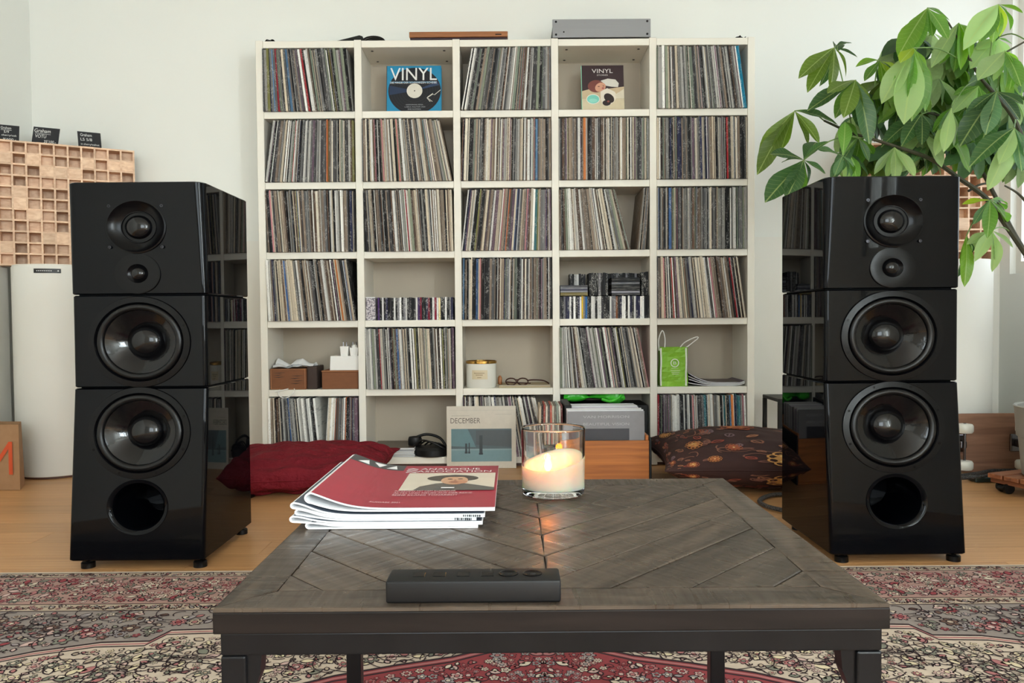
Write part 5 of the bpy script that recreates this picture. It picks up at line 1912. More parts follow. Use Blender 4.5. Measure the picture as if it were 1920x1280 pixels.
LA = P(0, 497, 3.50); LB = P(255, 497, 3.765)
ztl = P(255, 284, 3.765).z
zbl = P(0, 497, 3.50).z
exl = Vector((LB.x - LA.x, LB.y - LA.y)).normalized()
cwid = math.hypot(LB.x - LA.x, LB.y - LA.y) / 10
LAx = (LA.x, LA.y)
dif, dA, dex, dn = diffuser('skyline_diffuser', 'wooden grid diffuser of deep and shallow blocks, on the white column at the left', LAx, (LB.x, LB.y), zbl + .004, ztl, 10, 11, .09, LEFTD)
RA, RB = P(1612, 490, 3.77), P(1861, 490, 3.77)
zbr, ztr = P(1800, 492, 3.77).z, P(1830, 268, 3.77).z
diffuser('skyline_diffuser', 'wooden grid diffuser behind the plant, on the white column at the right', (RA.x, RA.y), (RB.x, RB.y), zbr + .004, ztr, 11, 11, .09, ['3213231313', '2303120203', '3130303123', '1311311213', '3023301232', '2012213121'])

# white columns
for k, (x, y_, zt__, lab) in enumerate(((P(112, 700, 3.60).x, 3.60, zbl, 'white round bass trap column with a small black badge, in the left corner'), (P(1777, 700, 3.68).x, 3.68, zbr, 'white round bass trap column behind the right loudspeaker'))):
    t = thing('bass_trap', lab, 'column', (x, y_, 0), 'bass trap columns')
    rb = .186
    mb = MB(); mb.lathe([(rb * .985, .0), (rb * .985, .008)], (x, y_, .001), 64); mb.build('base_ring', BASE, t, smooth=True)
    mb = MB(); mb.lathe([(rb * .99, .0095), (rb, .012), (rb, zt__ - .012), (rb * .985, zt__ - .007)], (x, y_, 0), 64); mb.build('tube', WHITE2, t, smooth=True)
    mb = MB(); mb.lathe([(rb * .98, zt__ - .0068), (rb * .98, zt__ - .001)], (x, y_, 0), 64); mb.build('top_cap', WHITE, t, smooth=True)
    if k == 0:
        def cylm(u, v, h):
            an = math.radians(-88 + 34 * u)
            return Vector((x + (rb + .001 + h) * math.cos(an), y_ + (rb + .001 + h) * math.sin(an), zt__ - .043 + .020 * v))
        p = Print(cylm, .0003)
        p.rect(0, 0, 1, 1, (22, 22, 24), 10)
        for q in range(8):
            p.rect(.10 + q * .075, .40, .15 + q * .075, .6, (220, 220, 220))
        p.ell(.90, .5, .03, .18, (230, 230, 230), 10)
        p.build('badge', t)

# chalk price cards on the left diffuser
SIGN = M('chalkboard', (20, 20, 24), .7, noise=((60, 60, 60), .4, (30, 30, 34)))
ztopd = ztl + .0036


def card(px0, px1, pyt, ang, lab, lines):
    # stands on the diffuser's top edge
    def on(px):
        d = P(px, 270, 1.0)
        # ray meets the panel's plane a little behind its face
        o0 = dA - dn * .03
        dirv = Vector((d.x, d.y, 0))
        k = (o0.dot(dn)) / dirv.dot(dn)
        return dirv * k
    a, b = on(px0), on(px1)
    base = Vector((0, 0, ztopd))
    ca, sa = math.cos(ang), math.sin(ang)
    mid_ = (a + b) / 2
    hgt = P((px0 + px1) / 2, pyt, mid_.y).z - ztopd
    ex = (b - a)
    upv = Vector((0, 0, 1)) * hgt - dn * (-.02) * 0 + Vector((0, .012, 0))
    t = thing('price_card', lab, 'price card', mid_ + base, 'chalk price cards on the diffuser')
    mb = MB()
    q = [a + base, b + base, b + base + upv + ex * ang, a + base + upv + ex * ang]
    th = Vector((0, .003, 0))
    mb.add(q + [v + th for v in q], [(0, 1, 2, 3), (7, 6, 5, 4), (0, 4, 5, 1), (1, 5, 6, 2), (2, 6, 7, 3), (3, 7, 4, 0)])
    mb.build('board', SIGN, t)
    mb = MB(); mb.add([a + base + ex * .25 + Vector((0, -.012, 0)), a + base + ex * .8 + Vector((0, -.012, 0)), a + base + ex * .8 + Vector((0, .016, 0)), a + base + ex * .25 + Vector((0, .016, 0))] + [a + base + ex * .25 + Vector((0, -.012, .005)), a + base + ex * .8 + Vector((0, -.012, .005)), a + base + ex * .8 + Vector((0, .016, .005)), a + base + ex * .25 + Vector((0, .016, .005))],
                      [(3, 2, 1, 0), (4, 5, 6, 7), (0, 1, 5, 4), (1, 2, 6, 5), (2, 3, 7, 6), (3, 0, 4, 7)])
    mb.build('holder', BIRCH, t)
    nn_ = ex.cross(upv).normalized()
    if nn_.y > 0:
        nn_ = -nn_
    p = Print(quadmap(q[0], ex, q[3] - q[0], nn_), .0004)
    for it in lines:
        if it[0] == '_':
            p.line([(it[1], it[2]), (it[3], it[4])], .018, (226, 226, 222))
        else:
            p.text(it[0], it[1], it[2], it[3], it[4], (230, 230, 226))
    p.build('chalk_writing', t)


card(59, 108, 238, .04, 'black chalk price card reading Graham VOTU, middle of the three', [('Graham', .05, .68, .62, .22), ('_', .08, .62, .68, .60), ('VOTU', .10, .36, .42, .20), ("35'100.-", .46, .08, .46, .17)])
card(-14, 35, 233, -.03, 'black chalk price card, leftmost of the three, cut by the picture edge', [('Graham', .30, .74, .40, .16), ('_', .30, .68, .72, .68), ('5/9', .42, .50, .20, .14), ('cherry/oak', .34, .28, .58, .14), ("9'600.-", .40, .06, .50, .12)])
card(147, 190, 247, -.10, 'black chalk price card tilting left, rightmost of the three', [('Graham', .12, .72, .50, .17), ('LS 5/8', .12, .44, .50, .17), ('in cherry/walnut', .12, .14, .80, .15)])

# kraft paper bag at the left edge
a, b = P(-60, 860, 3.27).x, P(44, 860, 3.27).x
yb_ = 3.20
t = thing('kraft_bag', 'brown kraft paper bag with an orange-red letter, at the left edge of the floor', 'bag', ((a + b) / 2, yb_, 0))
hb = P(20, 796, yb_).z
bf, bb = P(37, 880, yb_).x, P(46, 880, yb_ + .11).x
mb = MB()
q = [(a, yb_ + .02, .001), (bf, yb_ - .0, .001), (bb, yb_ + .11, .001), (a, yb_ + .13, .001), (a, yb_ + .025, hb), (bf - .003, yb_ + .004, hb), (bb - .006, yb_ + .105, hb), (a, yb_ + .125, hb)]
q[3] = (q[3][0], q[2][1] + .02, .001)
mb.add(q, [(3, 2, 1, 0), (0, 1, 5, 4), (1, 2, 6, 5), (2, 3, 7, 6), (3, 0, 4, 7)])
mb.build('bag_body', KRAFT, t)
mb = MB(); mb.tube(smoothpts([Vector(q[5]) * .62 + Vector(q[4]) * .38, Vector(q[5]) * .60 + Vector(q[4]) * .40 + Vector((-.004, 0, .05)), Vector(q[5]) * .55 + Vector(q[4]) * .45 + Vector((-.03, 0, .06)), Vector(q[5]) * .36 + Vector(q[4]) * .64 + Vector((0, 0, .05)), Vector(q[5]) * .33 + Vector(q[4]) * .67]), .004, 6); mb.build('cord_handle', WHITEPL, t, smooth=True)
p = Print(lambda u, v, h: (Vector(q[0]) * (1 - u) + Vector(q[1]) * u) * (1 - v) + (Vector(q[4]) * (1 - u) + Vector(q[5]) * u) * v + Vector((.0, -.006 - h, 0)), .0002)
p.text('M', .48, .24, .42, .50, (218, 84, 40))
p.build('printed_letter', t)

# ================================================================ RIGHT CORNER: skateboard, cables, trolley, plant
DECK = woodmat('worn_deck', (128, 92, 72), (166, 124, 100), .55, (3, 30, 30), .02)
dx0, dx1, dy_ = P(1765, 830, 3.41).x, P(1945, 830, 3.41).x, 3.41
zt0, zt1 = .012, P(1850, 775, dy_).z
t = thing('longboard', 'wooden longboard standing on its edge with white wheels, in the right corner', 'skateboard', ((dx0 + dx1) / 2, dy_, 0))
hh = zt1 - .003
out = []
for k in range(40):
    an = 2 * PI * k / 40
    cx_, sx_ = math.cos(an), math.sin(an)
    e = .32
    out.append(((dx0 + dx1) / 2 + (dx1 - dx0) / 2 * math.copysign(abs(cx_) ** e, cx_), .003 + hh / 2 + hh / 2 * math.copysign(abs(sx_) ** e, sx_)))
mb = MB(); mb.prism(out, lambda p_, q_, y_: (p_, y_, q_), dy_, dy_ + .012)
mb.build('deck', DECK, t)
mb = MB(); mb.prism([(p_, q_) for p_, q_ in out], lambda p_, q_, y_: (p_, y_, q_), dy_ + .0122, dy_ + .0135); mb.build('grip_tape', MATT, t)
xw = P(1812, 800, dy_ - .07).x
zm = .003 + hh / 2
for tx in (xw, dx1 - .10):
    mb = MB(); mb.rbox(tx - .03, tx + .03, dy_ - .012, dy_ - .0002, zm - .04, zm + .04, .003, 1); tr = mb.build('truck', CHROME, t)
    mb = MB(); mb.rbox(tx - .014, tx + .014, dy_ - .055, dy_ - .0122, zm - .016, zm + .016, .004, 2); mb.build('hanger', CHROME, tr)
    mb = MB(); mb.tube([(tx, dy_ - .058, zm - .10), (tx, dy_ - .058, zm + .10)], .006, 10); mb.build('axle', CHROME, tr)
    for zz in (P(1815, 803, dy_ - .06).z, P(1812, 872, dy_ - .06).z):
        prof = [(.012, -.022), (.028, -.020), (.033, -.012), (.033, .012), (.028, .020), (.012, .022)]
        mb = MB()
        vs, fs = [], []
        n = 28
        # the axle runs from edge to edge, so a wheel on an upright board turns about the vertical; its tread faces out
        for r_, h_ in prof:
            for k in range(n):
                an = 2 * PI * k / n
                vs.append((tx + r_ * 1.1 * math.cos(an), dy_ - .058 + r_ * math.sin(an), max(.002, zz + h_)))
        for j in range(len(prof) - 1):
            for k in range(n):
                fs.append((j * n + k, j * n + (k + 1) % n, (j + 1) * n + (k + 1) % n, (j + 1) * n + k))
        fs += [list(range(n)), [(len(prof) - 1) * n + k for k in range(n)]]
        mb.add(vs, fs)
        mb.build('wheel', M('white_urethane', (236, 234, 222), .35) if 'white_urethane' not in bpy.data.materials else bpy.data.materials['white_urethane'], t, smooth=True, angle=40)

BRAID = M('braided_cable', (20, 20, 22), .6, noise=((260, 260, 260), .08, (86, 84, 82)))


def cable(pts, r, name, label, mat=BRAID):
    mb = MB(); mb.tube(smoothpts(pts, 8), r, 8)
    return tag(mb.build(name, mat, smooth=True), label, 'cable')


def gz_(px, py, r):
    v = G(px, py, r)
    return v


cable([gz_(1480, 926, .011), gz_(1445, 928, .011), gz_(1424, 938, .011), gz_(1436, 948, .011), gz_(1462, 955, .011), gz_(1500, 962, .011), gz_(1540, 985, .011)], .0085, 'speaker_cable', 'braided black loudspeaker cable looping out beside the right loudspeaker')
cable([gz_(440, 938, .008), gz_(466, 932, .008), gz_(490, 922, .008), gz_(512, 915, .008), gz_(540, 905, .008)], .0075, 'speaker_cable', 'black loudspeaker cable running under the red cushion', RUBBER)
cable([gz_(1790, 893, .008), gz_(1830, 888, .008), gz_(1868, 882, .008), gz_(1930, 884, .008), gz_(1980, 886, .008)], .0095, 'mains_cable', 'upper braided black mains cable lying before the longboard')
cable([gz_(1790, 897, .008), gz_(1840, 893, .026), gz_(1880, 889, .008), gz_(1930, 890, .008), gz_(1980, 893, .008)], .008, 'mains_cable', 'lower braided black mains cable lying before the longboard')
g0 = gz_(1858, 902, .0)
mb = MB(); mb.rbox(g0.x - .085, g0.x + .08, g0.y - .03, g0.y + .03, .0012, .022, .004, 2)
ps = thing('power_strip', 'dark green power strip on the floor before the longboard', 'power strip', (g0.x, g0.y, 0))
mb.build('strip_body', M('dark_green_plastic', (28, 44, 40), .4), ps)
for k in range(3):
    mb = MB(); mb.lathe([(.017, -.0005), (.017, .0012), (.014, .0012), (.014, -.0004)], (g0.x - .05 + .05 * k, g0.y, .022), 20, 'z', 1.1); mb.build('socket', RUBBER, ps)

# plant trolley
pc = Vector((2.205, 2.93, 0))
TROL = woodmat('trolley_wood', (112, 62, 40), (176, 112, 74), .5, (5, 50, 50), .15)
zt = P(1858, 912, 2.80).z
tr = thing('plant_trolley', 'slatted brown wooden trolley on black castors under the grey pot', 'trolley', (pc.x, pc.y, 0))
ta = math.radians(20)
for k in range(6):
    mb = MB(); mb.rbox(-.20, .20, -.03, .03, -.009, .009, .002, 1)
    o = mb.build('slat', TROL, None, origin=(0, 0, 0)); o.parent = tr
    o.location = (-math.sin(ta) * (-.17 + .068 * k), math.cos(ta) * (-.17 + .068 * k), zt - .009); o.rotation_euler = (0, 0, ta)
for k in (-1, 1):
    mb = MB(); mb.rbox(-.20, .20, -.018, .018, -.010, .010, .002, 1)
    o = mb.build('cross_bar', TROL, None, origin=(0, 0, 0)); o.parent = tr
    o.location = (math.cos(ta) * .165 * k, math.sin(ta) * .165 * k, zt - .0285); o.rotation_euler = (0, 0, ta + PI / 2)
for sx_ in (-1, 1):
    for sy_ in (-1, 1):
        X, Y = pc.x + math.cos(ta) * .165 * sx_ - math.sin(ta) * .15 * sy_, pc.y + math.sin(ta) * .165 * sx_ + math.cos(ta) * .15 * sy_
        zh_ = zt - .039
        mb = MB(); mb.prism([(-.020, .012), (-.024, zh_ - .016), (-.016, zh_ - .004), (.016, zh_ - .004), (.024, zh_ - .016), (.020, .012), (.010, .014), (.008, .026), (-.008, .026), (-.010, .014)], lambda p_, q_, y_: (X + p_, y_, q_), Y - .018, Y + .018)
        ca_ = mb.build('castor', MATT, tr)
        for dy in (-.022, .022):
            mb = MB(); mb.lathe([(.004, dy - .008), (.021, dy - .007), (.022, dy), (.021, dy + .007), (.004, dy + .008)], (X, Y, .0225), 20, 'y'); mb.build('wheel', RUBBER, ca_, smooth=True)
        mb = MB(); mb.lathe([(.006, zh_ - .006), (.006, zh_ + .0)], (X, Y, 0), 10); mb.build('stem', CHROME, ca_)
# pot
zp0 = zt + .001
zp1 = P(1910, 762, 2.93).z
POT = M('grey_pot', (176, 176, 170), .5, noise=((6, 6, 6), .35, (168, 168, 162)))
pt_ = thing('plant_pot', 'tall grey-white plant pot on the wooden trolley, at the right edge', 'pot', (pc.x, pc.y, zp0))
hp = zp1 - zp0
prof = [(.150, 0), (.158, .006), (.172, hp * .55), (.178, hp * .56), (.186, hp - .012), (.190, hp - .004), (.186, hp), (.176, hp - .004), (.168, hp * .6), (.166, hp * .86)]
mb = MB(); mb.lathe(prof[:9], (pc.x, pc.y, zp0), 56, 'z', 1.05); mb.build('pot_body', POT, pt_, smooth=True)
mb = MB(); mb.lathe([(.174, hp * .88), (.1, hp * .9), (.001, hp * .9)], (pc.x, pc.y, zp0), 40, 'z', 1.04); mb.build('soil', M('soil', (52, 38, 30), .95, noise=((60, 60, 60), .3, (34, 24, 20)), bump=((80, 80, 80), 1, .01)), pt_)

# ---------------------------------------------------------------- the plant
BARK = M('green_brown_bark', (58, 60, 44), .7, noise=((30, 30, 30), .3, (78, 74, 56)))
STALK = M('leaf_stalk', (112, 142, 74), .5)
LEAF = bpy.data.materials.new('leaf_green')
LEAF.use_nodes = True
_t = LEAF.node_tree
_b = _t.nodes['Principled BSDF']
_out = _t.nodes['Material Output']
_oi = nd(_t, 'ShaderNodeObjectInfo')
_tc = nd(_t, 'ShaderNodeTexCoord')
_sx = nd(_t, 'ShaderNodeSeparateXYZ')
_t.links.new(_tc.outputs['Object'], _sx.inputs[0])
# veins: bands slanting away from the midrib (y = 0), leaf length along x
_ab = nd(_t, 'ShaderNodeMath', operation='ABSOLUTE'); _t.links.new(_sx.outputs['Y'], _ab.inputs[0])
_ml = nd(_t, 'ShaderNodeMath', operation='MULTIPLY_ADD'); _ml.inputs[1].default_value = -.8
_t.links.new(_ab.outputs[0], _ml.inputs[0]); _t.links.new(_sx.outputs['X'], _ml.inputs[2])
_sc = nd(_t, 'ShaderNodeMath', operation='MULTIPLY'); _sc.inputs[1].default_value = 75.0
_t.links.new(_ml.outputs[0], _sc.inputs[0])
_sn = nd(_t, 'ShaderNodeMath', operation='SINE'); _t.links.new(_sc.outputs[0], _sn.inputs[0])
_vr = nd(_t, 'ShaderNodeMapRange'); _vr.inputs[1].default_value, _vr.inputs[2].default_value = .86, 1.0
_t.links.new(_sn.outputs[0], _vr.inputs[0])
_mr = nd(_t, 'ShaderNodeMapRange'); _mr.inputs[1].default_value, _mr.inputs[2].default_value = .012, .005
_t.links.new(_ab.outputs[0], _mr.inputs[0])
_mxv = nd(_t, 'ShaderNodeMath', operation='MULTIPLY_ADD'); _mxv.inputs[1].default_value = .22
_t.links.new(_vr.outputs[0], _mxv.inputs[0]); _t.links.new(_mr.outputs[0], _mxv.inputs[2])
_cl = nd(_t, 'ShaderNodeMath', operation='MINIMUM'); _cl.inputs[1].default_value = .8
_t.links.new(_mxv.outputs[0], _cl.inputs[0])
_hv = nd(_t, 'ShaderNodeMix', data_type='RGBA')
_hv.inputs['B'].default_value = (*lin((196, 214, 140)), 1)
_fm = nd(_t, 'ShaderNodeMath', operation='MULTIPLY'); _fm.inputs[1].default_value = .55
_t.links.new(_cl.outputs[0], _fm.inputs[0])
_t.links.new(_fm.outputs[0], _hv.inputs['Factor'])
_t.links.new(_oi.outputs['Color'], _hv.inputs['A'])
_t.links.new(_hv.outputs['Result'], _b.inputs['Base Color'])
_b.inputs['Roughness'].default_value = .36
_tl = nd(_t, 'ShaderNodeBsdfTranslucent')
_hs = nd(_t, 'ShaderNodeHueSaturation'); _hs.inputs['Saturation'].default_value = 1.15; _hs.inputs['Value'].default_value = 1.5
_t.links.new(_hv.outputs['Result'], _hs.inputs['Color']); _t.links.new(_hs.outputs[0], _tl.inputs['Color'])
_ms = nd(_t, 'ShaderNodeMixShader'); _ms.inputs[0].default_value = .5
_t.links.new(_b.outputs[0], _ms.inputs[1]); _t.links.new(_tl.outputs[0], _ms.inputs[2]); _t.links.new(_ms.outputs[0], _out.inputs['Surface'])

plant = thing('money_tree', 'tall green plant with fans of drooping leaves, behind the right loudspeaker', 'plant', (pc.x, pc.y, zp0 + hp * .9))


def leafmesh(droop, fold, wav):
    """unit leaf: length 1 along x, drooping, folded along its midrib"""
    NL = 9
    vs, fs = [], []
    for i in range(NL + 1):
        s = i / NL
        wd = .158 * (math.sin(PI * min(1, s ** 1.2)) ** .85) * (.72 + .5 * s) if 0 < i < NL else .003
        zc = -droop * s * s
        for j in (-2, -1, 0, 1, 2):
            v = j / 2
            vs.append((s * (1 - .12 * droop * s), wd * v, zc + fold * abs(v) * wd + wav * math.sin(9 * s + 2 * j) * wd * abs(v)))
    for i in range(NL):
        for j in range(4):
            fs.append((i * 5 + j, (i + 1) * 5 + j, (i + 1) * 5 + j + 1, i * 5 + j + 1))
    return vs, fs


leaf_protos = []
for d_, f_, w__ in ((.10, .35, .10), (.22, .25, .16), (.34, .45, .08), (.16, .15, .22)):
    vs, fs = leafmesh(d_, f_, w__)
    me = bpy.data.meshes.new('leaf')
    me.from_pydata(vs, [], fs)
    me.polygons.foreach_set('use_smooth', [True] * len(me.polygons))
    me.materials.append(LEAF)
    leaf_protos.append(me)
GREENS = {'m': (108, 152, 70), 'd': (62, 96, 52), 'b': (126, 172, 60), 'p': (166, 194, 132), 'y': (176, 204, 50), 'o': (100, 126, 50), 'g': (98, 136, 92)}


def branch(pts, r0, r1, name='branch', mat=BARK):
    sp = smoothpts(pts, 6)
    n = len(sp)
    mb = MB(); mb.tube(sp, [r0 + (r1 - r0) * i / (n - 1) for i in range(n)], 7)
    return mb.build(name, mat, plant, smooth=True)


def leafat(c, tip, tone, wide=1.0, roll=0.0, bulk=None):
    d = tip - c
    L_ = d.length
    x = d.normalized()
    up = Vector((rnd(-.25, .25), -.75 + roll, .75))
    up = (up - x * up.dot(x)).normalized()
    yv = up.cross(x).normalized()
    R_ = Matrix((x, yv, up)).transposed()
    if bulk is not None:
        me = random.choice(leaf_protos)
        j = rnd(.85, 1.12)
        bulk.add([c + R_ @ Vector((v.co.x * L_, v.co.y * L_ * wide, v.co.z * L_)) for v in me.vertices], [list(p_.vertices) for p_ in me.polygons], 0, lin(tuple(min(255, q * j) for q in GREENS[tone])))
        return
    o = bpy.data.objects.new('leaf', random.choice(leaf_protos))
    COL.objects.link(o)
    o.parent = plant
    o.rotation_euler = R_.to_euler()
    o.scale = (L_ * 1.02, L_ * wide * rnd(.92, 1.1), L_)
    o.location = c - wl(plant)
    j = rnd(.88, 1.12)
    g = GREENS[tone]
    o.color = (*lin(tuple(min(255, q * j) for q in g)), 1)


def fan(c, depth, tips, tone, wide=1.0, stalk=None, bulk=None):
    cp = P(c[0], c[1], depth)
    for tpx in tips:
        tn = tpx[2] if len(tpx) > 2 else tone
        leafat(cp, P(tpx[0], tpx[1], depth + (tpx[3] if len(tpx) > 3 else rnd(-.10, .04))), tn, wide, 0.0, bulk)
    ax, ay = sum(q[0] for q in tips) / len(tips) - c[0], sum(q[1] for q in tips) / len(tips) - c[1]
    for q in range(3):                       # leaves on the far side of the fan
        tpx = random.choice(tips)
        leafat(cp, P(c[0] + (tpx[0] - c[0]) * rnd(.6, .9) + rnd(-16, 16), c[1] + (tpx[1] - c[1]) * rnd(.6, .9) + rnd(-4, 10), depth + rnd(.06, .14)), random.choice((tone, 'd', 'm')), wide, 0.0, bulk)
    if stalk:
        s = P(stalk[0], stalk[1], stalk[2])
        m_ = (s + cp) / 2 + Vector((0, 0, .02))
        mb = MB(); mb.tube(smoothpts([s, m_, cp], 4), .0024, 5)
        mb.build('leaf_stalk', STALK, plant, smooth=True)


# trunk and branches, from the pot upwards and out over the loudspeaker
tb0 = Vector((pc.x, pc.y, zp0 + hp * .88))
branch([tb0, tb0 + Vector((.03, 0, .25)), tb0 + Vector((-.01, .01, .45)), P(1925, 478, 2.95)], .022, .014, 'trunk')
branch([P(1925, 478, 2.95), P(1885, 420, 2.93), P(1850, 372, 2.90), P(1800, 335, 2.88), P(1745, 298, 2.86), P(1690, 278, 2.85), P(1640, 262, 2.84), P(1597, 250, 2.84)], .011, .005)
branch([P(1925, 478, 2.95), P(1897, 430, 3.0), P(1862, 360, 3.02), P(1832, 305, 3.02), P(1808, 268, 3.02), P(1772, 222, 3.0), P(1712, 206, 2.98)], .010, .004)
branch([P(1928, 470, 2.96), P(1935, 330, 2.92), P(1905, 230, 2.88), P(1868, 180, 2.86), P(1838, 145, 2.84), P(1812, 100, 2.82), P(1778, 42, 2.80)], .011, .003)
branch([P(1835, 146, 2.84), P(1865, 112, 2.80), P(1925, 76, 2.76)], .005, .003)
branch([P(1816, 358, 2.91), P(1838, 346, 2.93), P(1858, 343, 2.96)], .005, .004)
branch([P(1930, 385, 2.95), P(1908, 362, 2.93), P(1884, 348, 2.91)], .006, .003)
branch([P(1600, 252, 2.84), P(1575, 240, 2.86), P(1545, 226, 2.88)], .006, .004)
fan((1564, 89), 2.80, [(1501, 137, 'o'), (1514, 165, 'o'), (1565, 160, 'o'), (1604, 131, 'o'), (1610, 103, 'd'), (1600, 69, 'd')], 'o', .85, (1600, 252, 2.84))
fan((1649, 114), 2.86, [(1687, 122, 'y'), (1679, 146, 'y'), (1659, 152, 'b'), (1614, 108, 'b'), (1622, 146, 'm')], 'y', .9, (1640, 160, 2.85))
fan((1604, 150), 2.74, [(1514, 200, 'd'), (1565, 212, 'm'), (1588, 205, 'o'), (1642, 208, 'o'), (1641, 258, 'g'), (1616, 238, 'd'), (1556, 160, 'o')], 'o', 1.05, (1640, 262, 2.84))
fan((1739, 15), 2.72, [(1686, 92, 'b'), (1708, 96, 'm'), (1752, 62, 'm'), (1782, 62, 'm'), (1784, 34, 'm'), (1726, 66, 'm')], 'm', 1.1, (1778, 42, 2.80))
fan((1797, 43), 2.80, [(1751, 112, 'p'), (1778, 120, 'm'), (1798, 132, 'm'), (1816, 118, 'b'), (1838, 88, 'b'), (1836, 64, 'b')], 'm', .95, (1812, 100, 2.82))
fan((1872, 8), 2.74, [(1823, 58, 'p'), (1846, 66, 'm'), (1865, 72, 'b'), (1886, 56, 'y'), (1914, 40, 'm'), (1920, 20, 'b')], 'm', 1.1, (1850, 150, 2.84))
fan((1713, 90), 2.66, [(1654, 186, 'p'), (1686, 190, 'm'), (1698, 224, 'p'), (1720, 206, 'm'), (1738, 204, 'm'), (1758, 196, 'm'), (1742, 132, 'b'), (1690, 110, 'y')], 'm', 1.05, (1800, 112, 2.82))
fan((1490, 208), 2.78, [(1413, 285, 'o'), (1414, 319, 'o'), (1462, 278, 'o'), (1521, 268, 'o'), (1580, 216, 'd'), (1540, 264, 'o')], 'o', .95, (1545, 226, 2.88))
fan((1507, 300), 2.68, [(1436, 371, 'd'), (1480, 364, 'd'), (1551, 322, 'd'), (1457, 274, 'd'), (1540, 258, 'd'), (1530, 345, 'd')], 'd', 1.1, (1600, 252, 2.84))
fan((1580, 292), 2.72, [(1531, 270, 'g'), (1604, 308, 'g'), (1566, 326, 'g'), (1602, 330, 'g'), (1588, 222, 'm')], 'g', 1.05, (1620, 258, 2.84))
fan((1677, 276), 2.80, [(1638, 324, 'p'), (1664, 332, 'p'), (1686, 330, 'p'), (1718, 326, 'p'), (1652, 300, 'g')], 'p', .85)
fan((1728, 214), 2.84, [(1656, 254, 'd'), (1698, 252, 'd'), (1732, 260, 'd'), (1762, 256, 'd'), (1752, 240, 'g')], 'd', 1.1, (1772, 222, 3.0))
fan((1869, 171), 2.64, [(1810, 204, 'd'), (1799, 264, 'd'), (1842, 280, 'd'), (1918, 222, 'd'), (1852, 240, 'g'), (1920, 190, 'd')], 'd', 1.15, (1868, 180, 2.86))
fan((1784, 202), 2.70, [(1754, 290, 'p'), (1772, 280, 'p'), (1800, 272, 'p'), (1764, 240, 'g')], 'p', .85, (1830, 150, 2.85))
fan((1835, 161), 2.78, [(1785, 208, 'p'), (1812, 204, 'p'), (1852, 206, 'm'), (1790, 172, 'm')], 'p', 1.25)
fan((1869, 71), 2.86, [(1829, 112, 'p'), (1852, 118, 'p'), (1900, 80, 'm'), (1884, 110, 'p'), (1836, 84, 'p')], 'p', 1.3, (1925, 76, 2.76))
fan((1884, 96), 2.68, [(1838, 140, 'p'), (1868, 152, 'p'), (1900, 160, 'm'), (1920, 150, 'm'), (1916, 116, 'b')], 'p', 1.0, (1868, 180, 2.86))
fan((1856, 375), 2.78, [(1824, 418, 'g'), (1858, 426, 'm'), (1892, 402, 'm'), (1898, 370, 'm'), (1808, 374, 'y'), (1846, 412, 'b')], 'm', .95, (1885, 420, 2.93))
fan((1859, 431), 2.82, [(1816, 451, 'p'), (1850, 468, 'p'), (1881, 510, 'p'), (1902, 460, 'p'), (1875, 486, 'p'), (1838, 470, 'p')], 'p', .9, (1900, 440, 2.96))
fan((1812, 442), 2.84, [(1816, 530, 'b'), (1806, 500, 'b'), (1830, 470, 'p')], 'b', .8, (1856, 375, 2.86))
fan((1902, 240), 2.62, [(1884, 294, 'p'), (1920, 318, 'g'), (1830, 280, 'd'), (1866, 350, 'p'), (1896, 330, 'p'), (1940, 290, 'g')], 'g', 1.0, (1905, 230, 2.88))
fan((1610, 259), 2.82, [(1576, 282, 'g'), (1590, 224, 'm'), (1632, 300, 'g'), (1560, 320, 'g'), (1640, 282, 'm')], 'g', 1.1)
fan((1775, 240), 2.88, [(1812, 300, 'm'), (1830, 312, 'b'), (1790, 310, 'd'), (1750, 300, 'g')], 'm', 1.1, (1808, 268, 3.02))
fan((1590, 285), 2.88, [(1558, 328, 'g'), (1594, 332, 'p'), (1634, 326, 'g'), (1612, 330, 'm')], 'g', 1.1)
fan((1737, 268), 2.92, [(1712, 300, 'g'), (1762, 322, 'g'), (1772, 328, 'p'), (1740, 316, 'd')], 'g', 1.05)
fan((1690, 190), 2.92, [(1650, 222, 'm'), (1672, 250, 'd'), (1716, 240, 'm'), (1700, 256, 'g')], 'm', 1.1)
fan((1640, 178), 2.94, [(1612, 214, 'd'), (1656, 214, 'm'), (1672, 190, 'd')], 'd', 1.1)
fan((1810, 200), 2.95, [(1780, 240, 'm'), (1822, 250, 'g'), (1840, 226, 'd')], 'm', 1.1)
fan((1900, 130), 2.95, [(1870, 170, 'm'), (1906, 190, 'g'), (1925, 170, 'm')], 'm', 1.1)

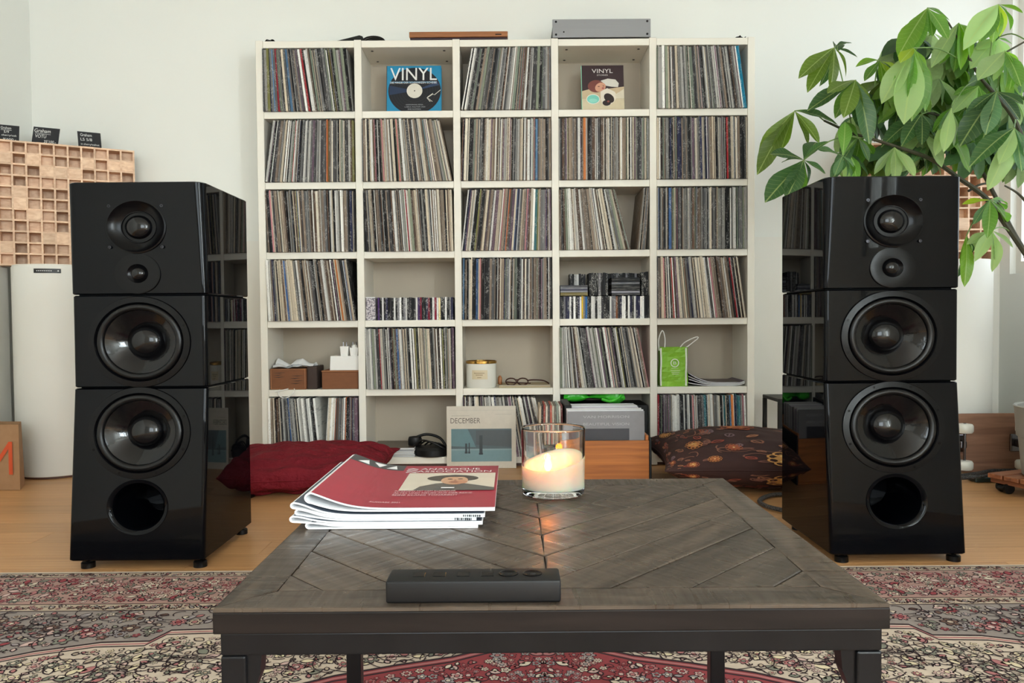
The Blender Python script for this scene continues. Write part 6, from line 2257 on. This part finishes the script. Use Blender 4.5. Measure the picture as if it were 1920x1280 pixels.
far = MB()
for k in range(64):                          # the many small leaves of the inner crown
    c = (rnd(1600, 1915), rnd(60, 300))
    if c[0] - 1600 < (190 - c[1]) * .9:
        continue
    tone = random.choice('mgdmgpobpb')
    n_ = random.choice((4, 5, 5))
    a0 = rnd(-.3, .3)
    fan(c, rnd(2.88, 3.15), [(c[0] + 62 * rnd(.8, 1.2) * math.sin(a0 + (q - (n_ - 1) / 2) * .5), c[1] + 58 * rnd(.8, 1.2) * math.cos(a0 + (q - (n_ - 1) / 2) * .5)) for q in range(n_)], tone, 1.05, None, far)
LEAF2 = bpy.data.materials.new('leaf_green_far')
LEAF2.use_nodes = True
_t = LEAF2.node_tree
_b = _t.nodes['Principled BSDF']
_at = nd(_t, 'ShaderNodeAttribute', attribute_name='Col')
_nz = nd(_t, 'ShaderNodeTexNoise'); _nz.inputs['Scale'].default_value = 60
_hs = nd(_t, 'ShaderNodeHueSaturation')
_vr = nd(_t, 'ShaderNodeMapRange'); _vr.inputs[3].default_value, _vr.inputs[4].default_value = .8, 1.2
_t.links.new(_nz.outputs['Fac'], _vr.inputs[0]); _t.links.new(_vr.outputs[0], _hs.inputs['Value']); _t.links.new(_at.outputs['Color'], _hs.inputs['Color'])
_t.links.new(_hs.outputs[0], _b.inputs['Base Color'])
_b.inputs['Roughness'].default_value = .36
_tl = nd(_t, 'ShaderNodeBsdfTranslucent'); _t.links.new(_hs.outputs[0], _tl.inputs['Color'])
_ms = nd(_t, 'ShaderNodeMixShader'); _ms.inputs[0].default_value = .5
_t.links.new(_b.outputs[0], _ms.inputs[1]); _t.links.new(_tl.outputs[0], _ms.inputs[2]); _t.links.new(_ms.outputs[0], _t.nodes['Material Output'].inputs['Surface'])
far.build('inner_leaves', LEAF2, plant, smooth=True, angle=80, kind='stuff')

# low black stool behind the right loudspeaker
x0, x1 = P(1460, 790, 3.53).x, P(1560, 790, 3.53).x
zst = P(1465, 748, 3.53).z
st = thing('side_stand', 'low black metal stand half hidden behind the right loudspeaker', 'stand', ((x0 + x1) / 2, 3.53, 0))
mb = MB(); mb.rbox(x0, x1, 3.53, 3.76, zst - .016, zst, .002, 1); mb.build('top_board', MATT, st)
for sx_ in (x0, x1 - .018):
    for sy_ in (3.53, 3.742):
        mb = MB(); mb.rbox(sx_, sx_ + .018, sy_, sy_ + .018, .0008, zst - .0162, .001, 1); mb.build('leg', MATT, st)
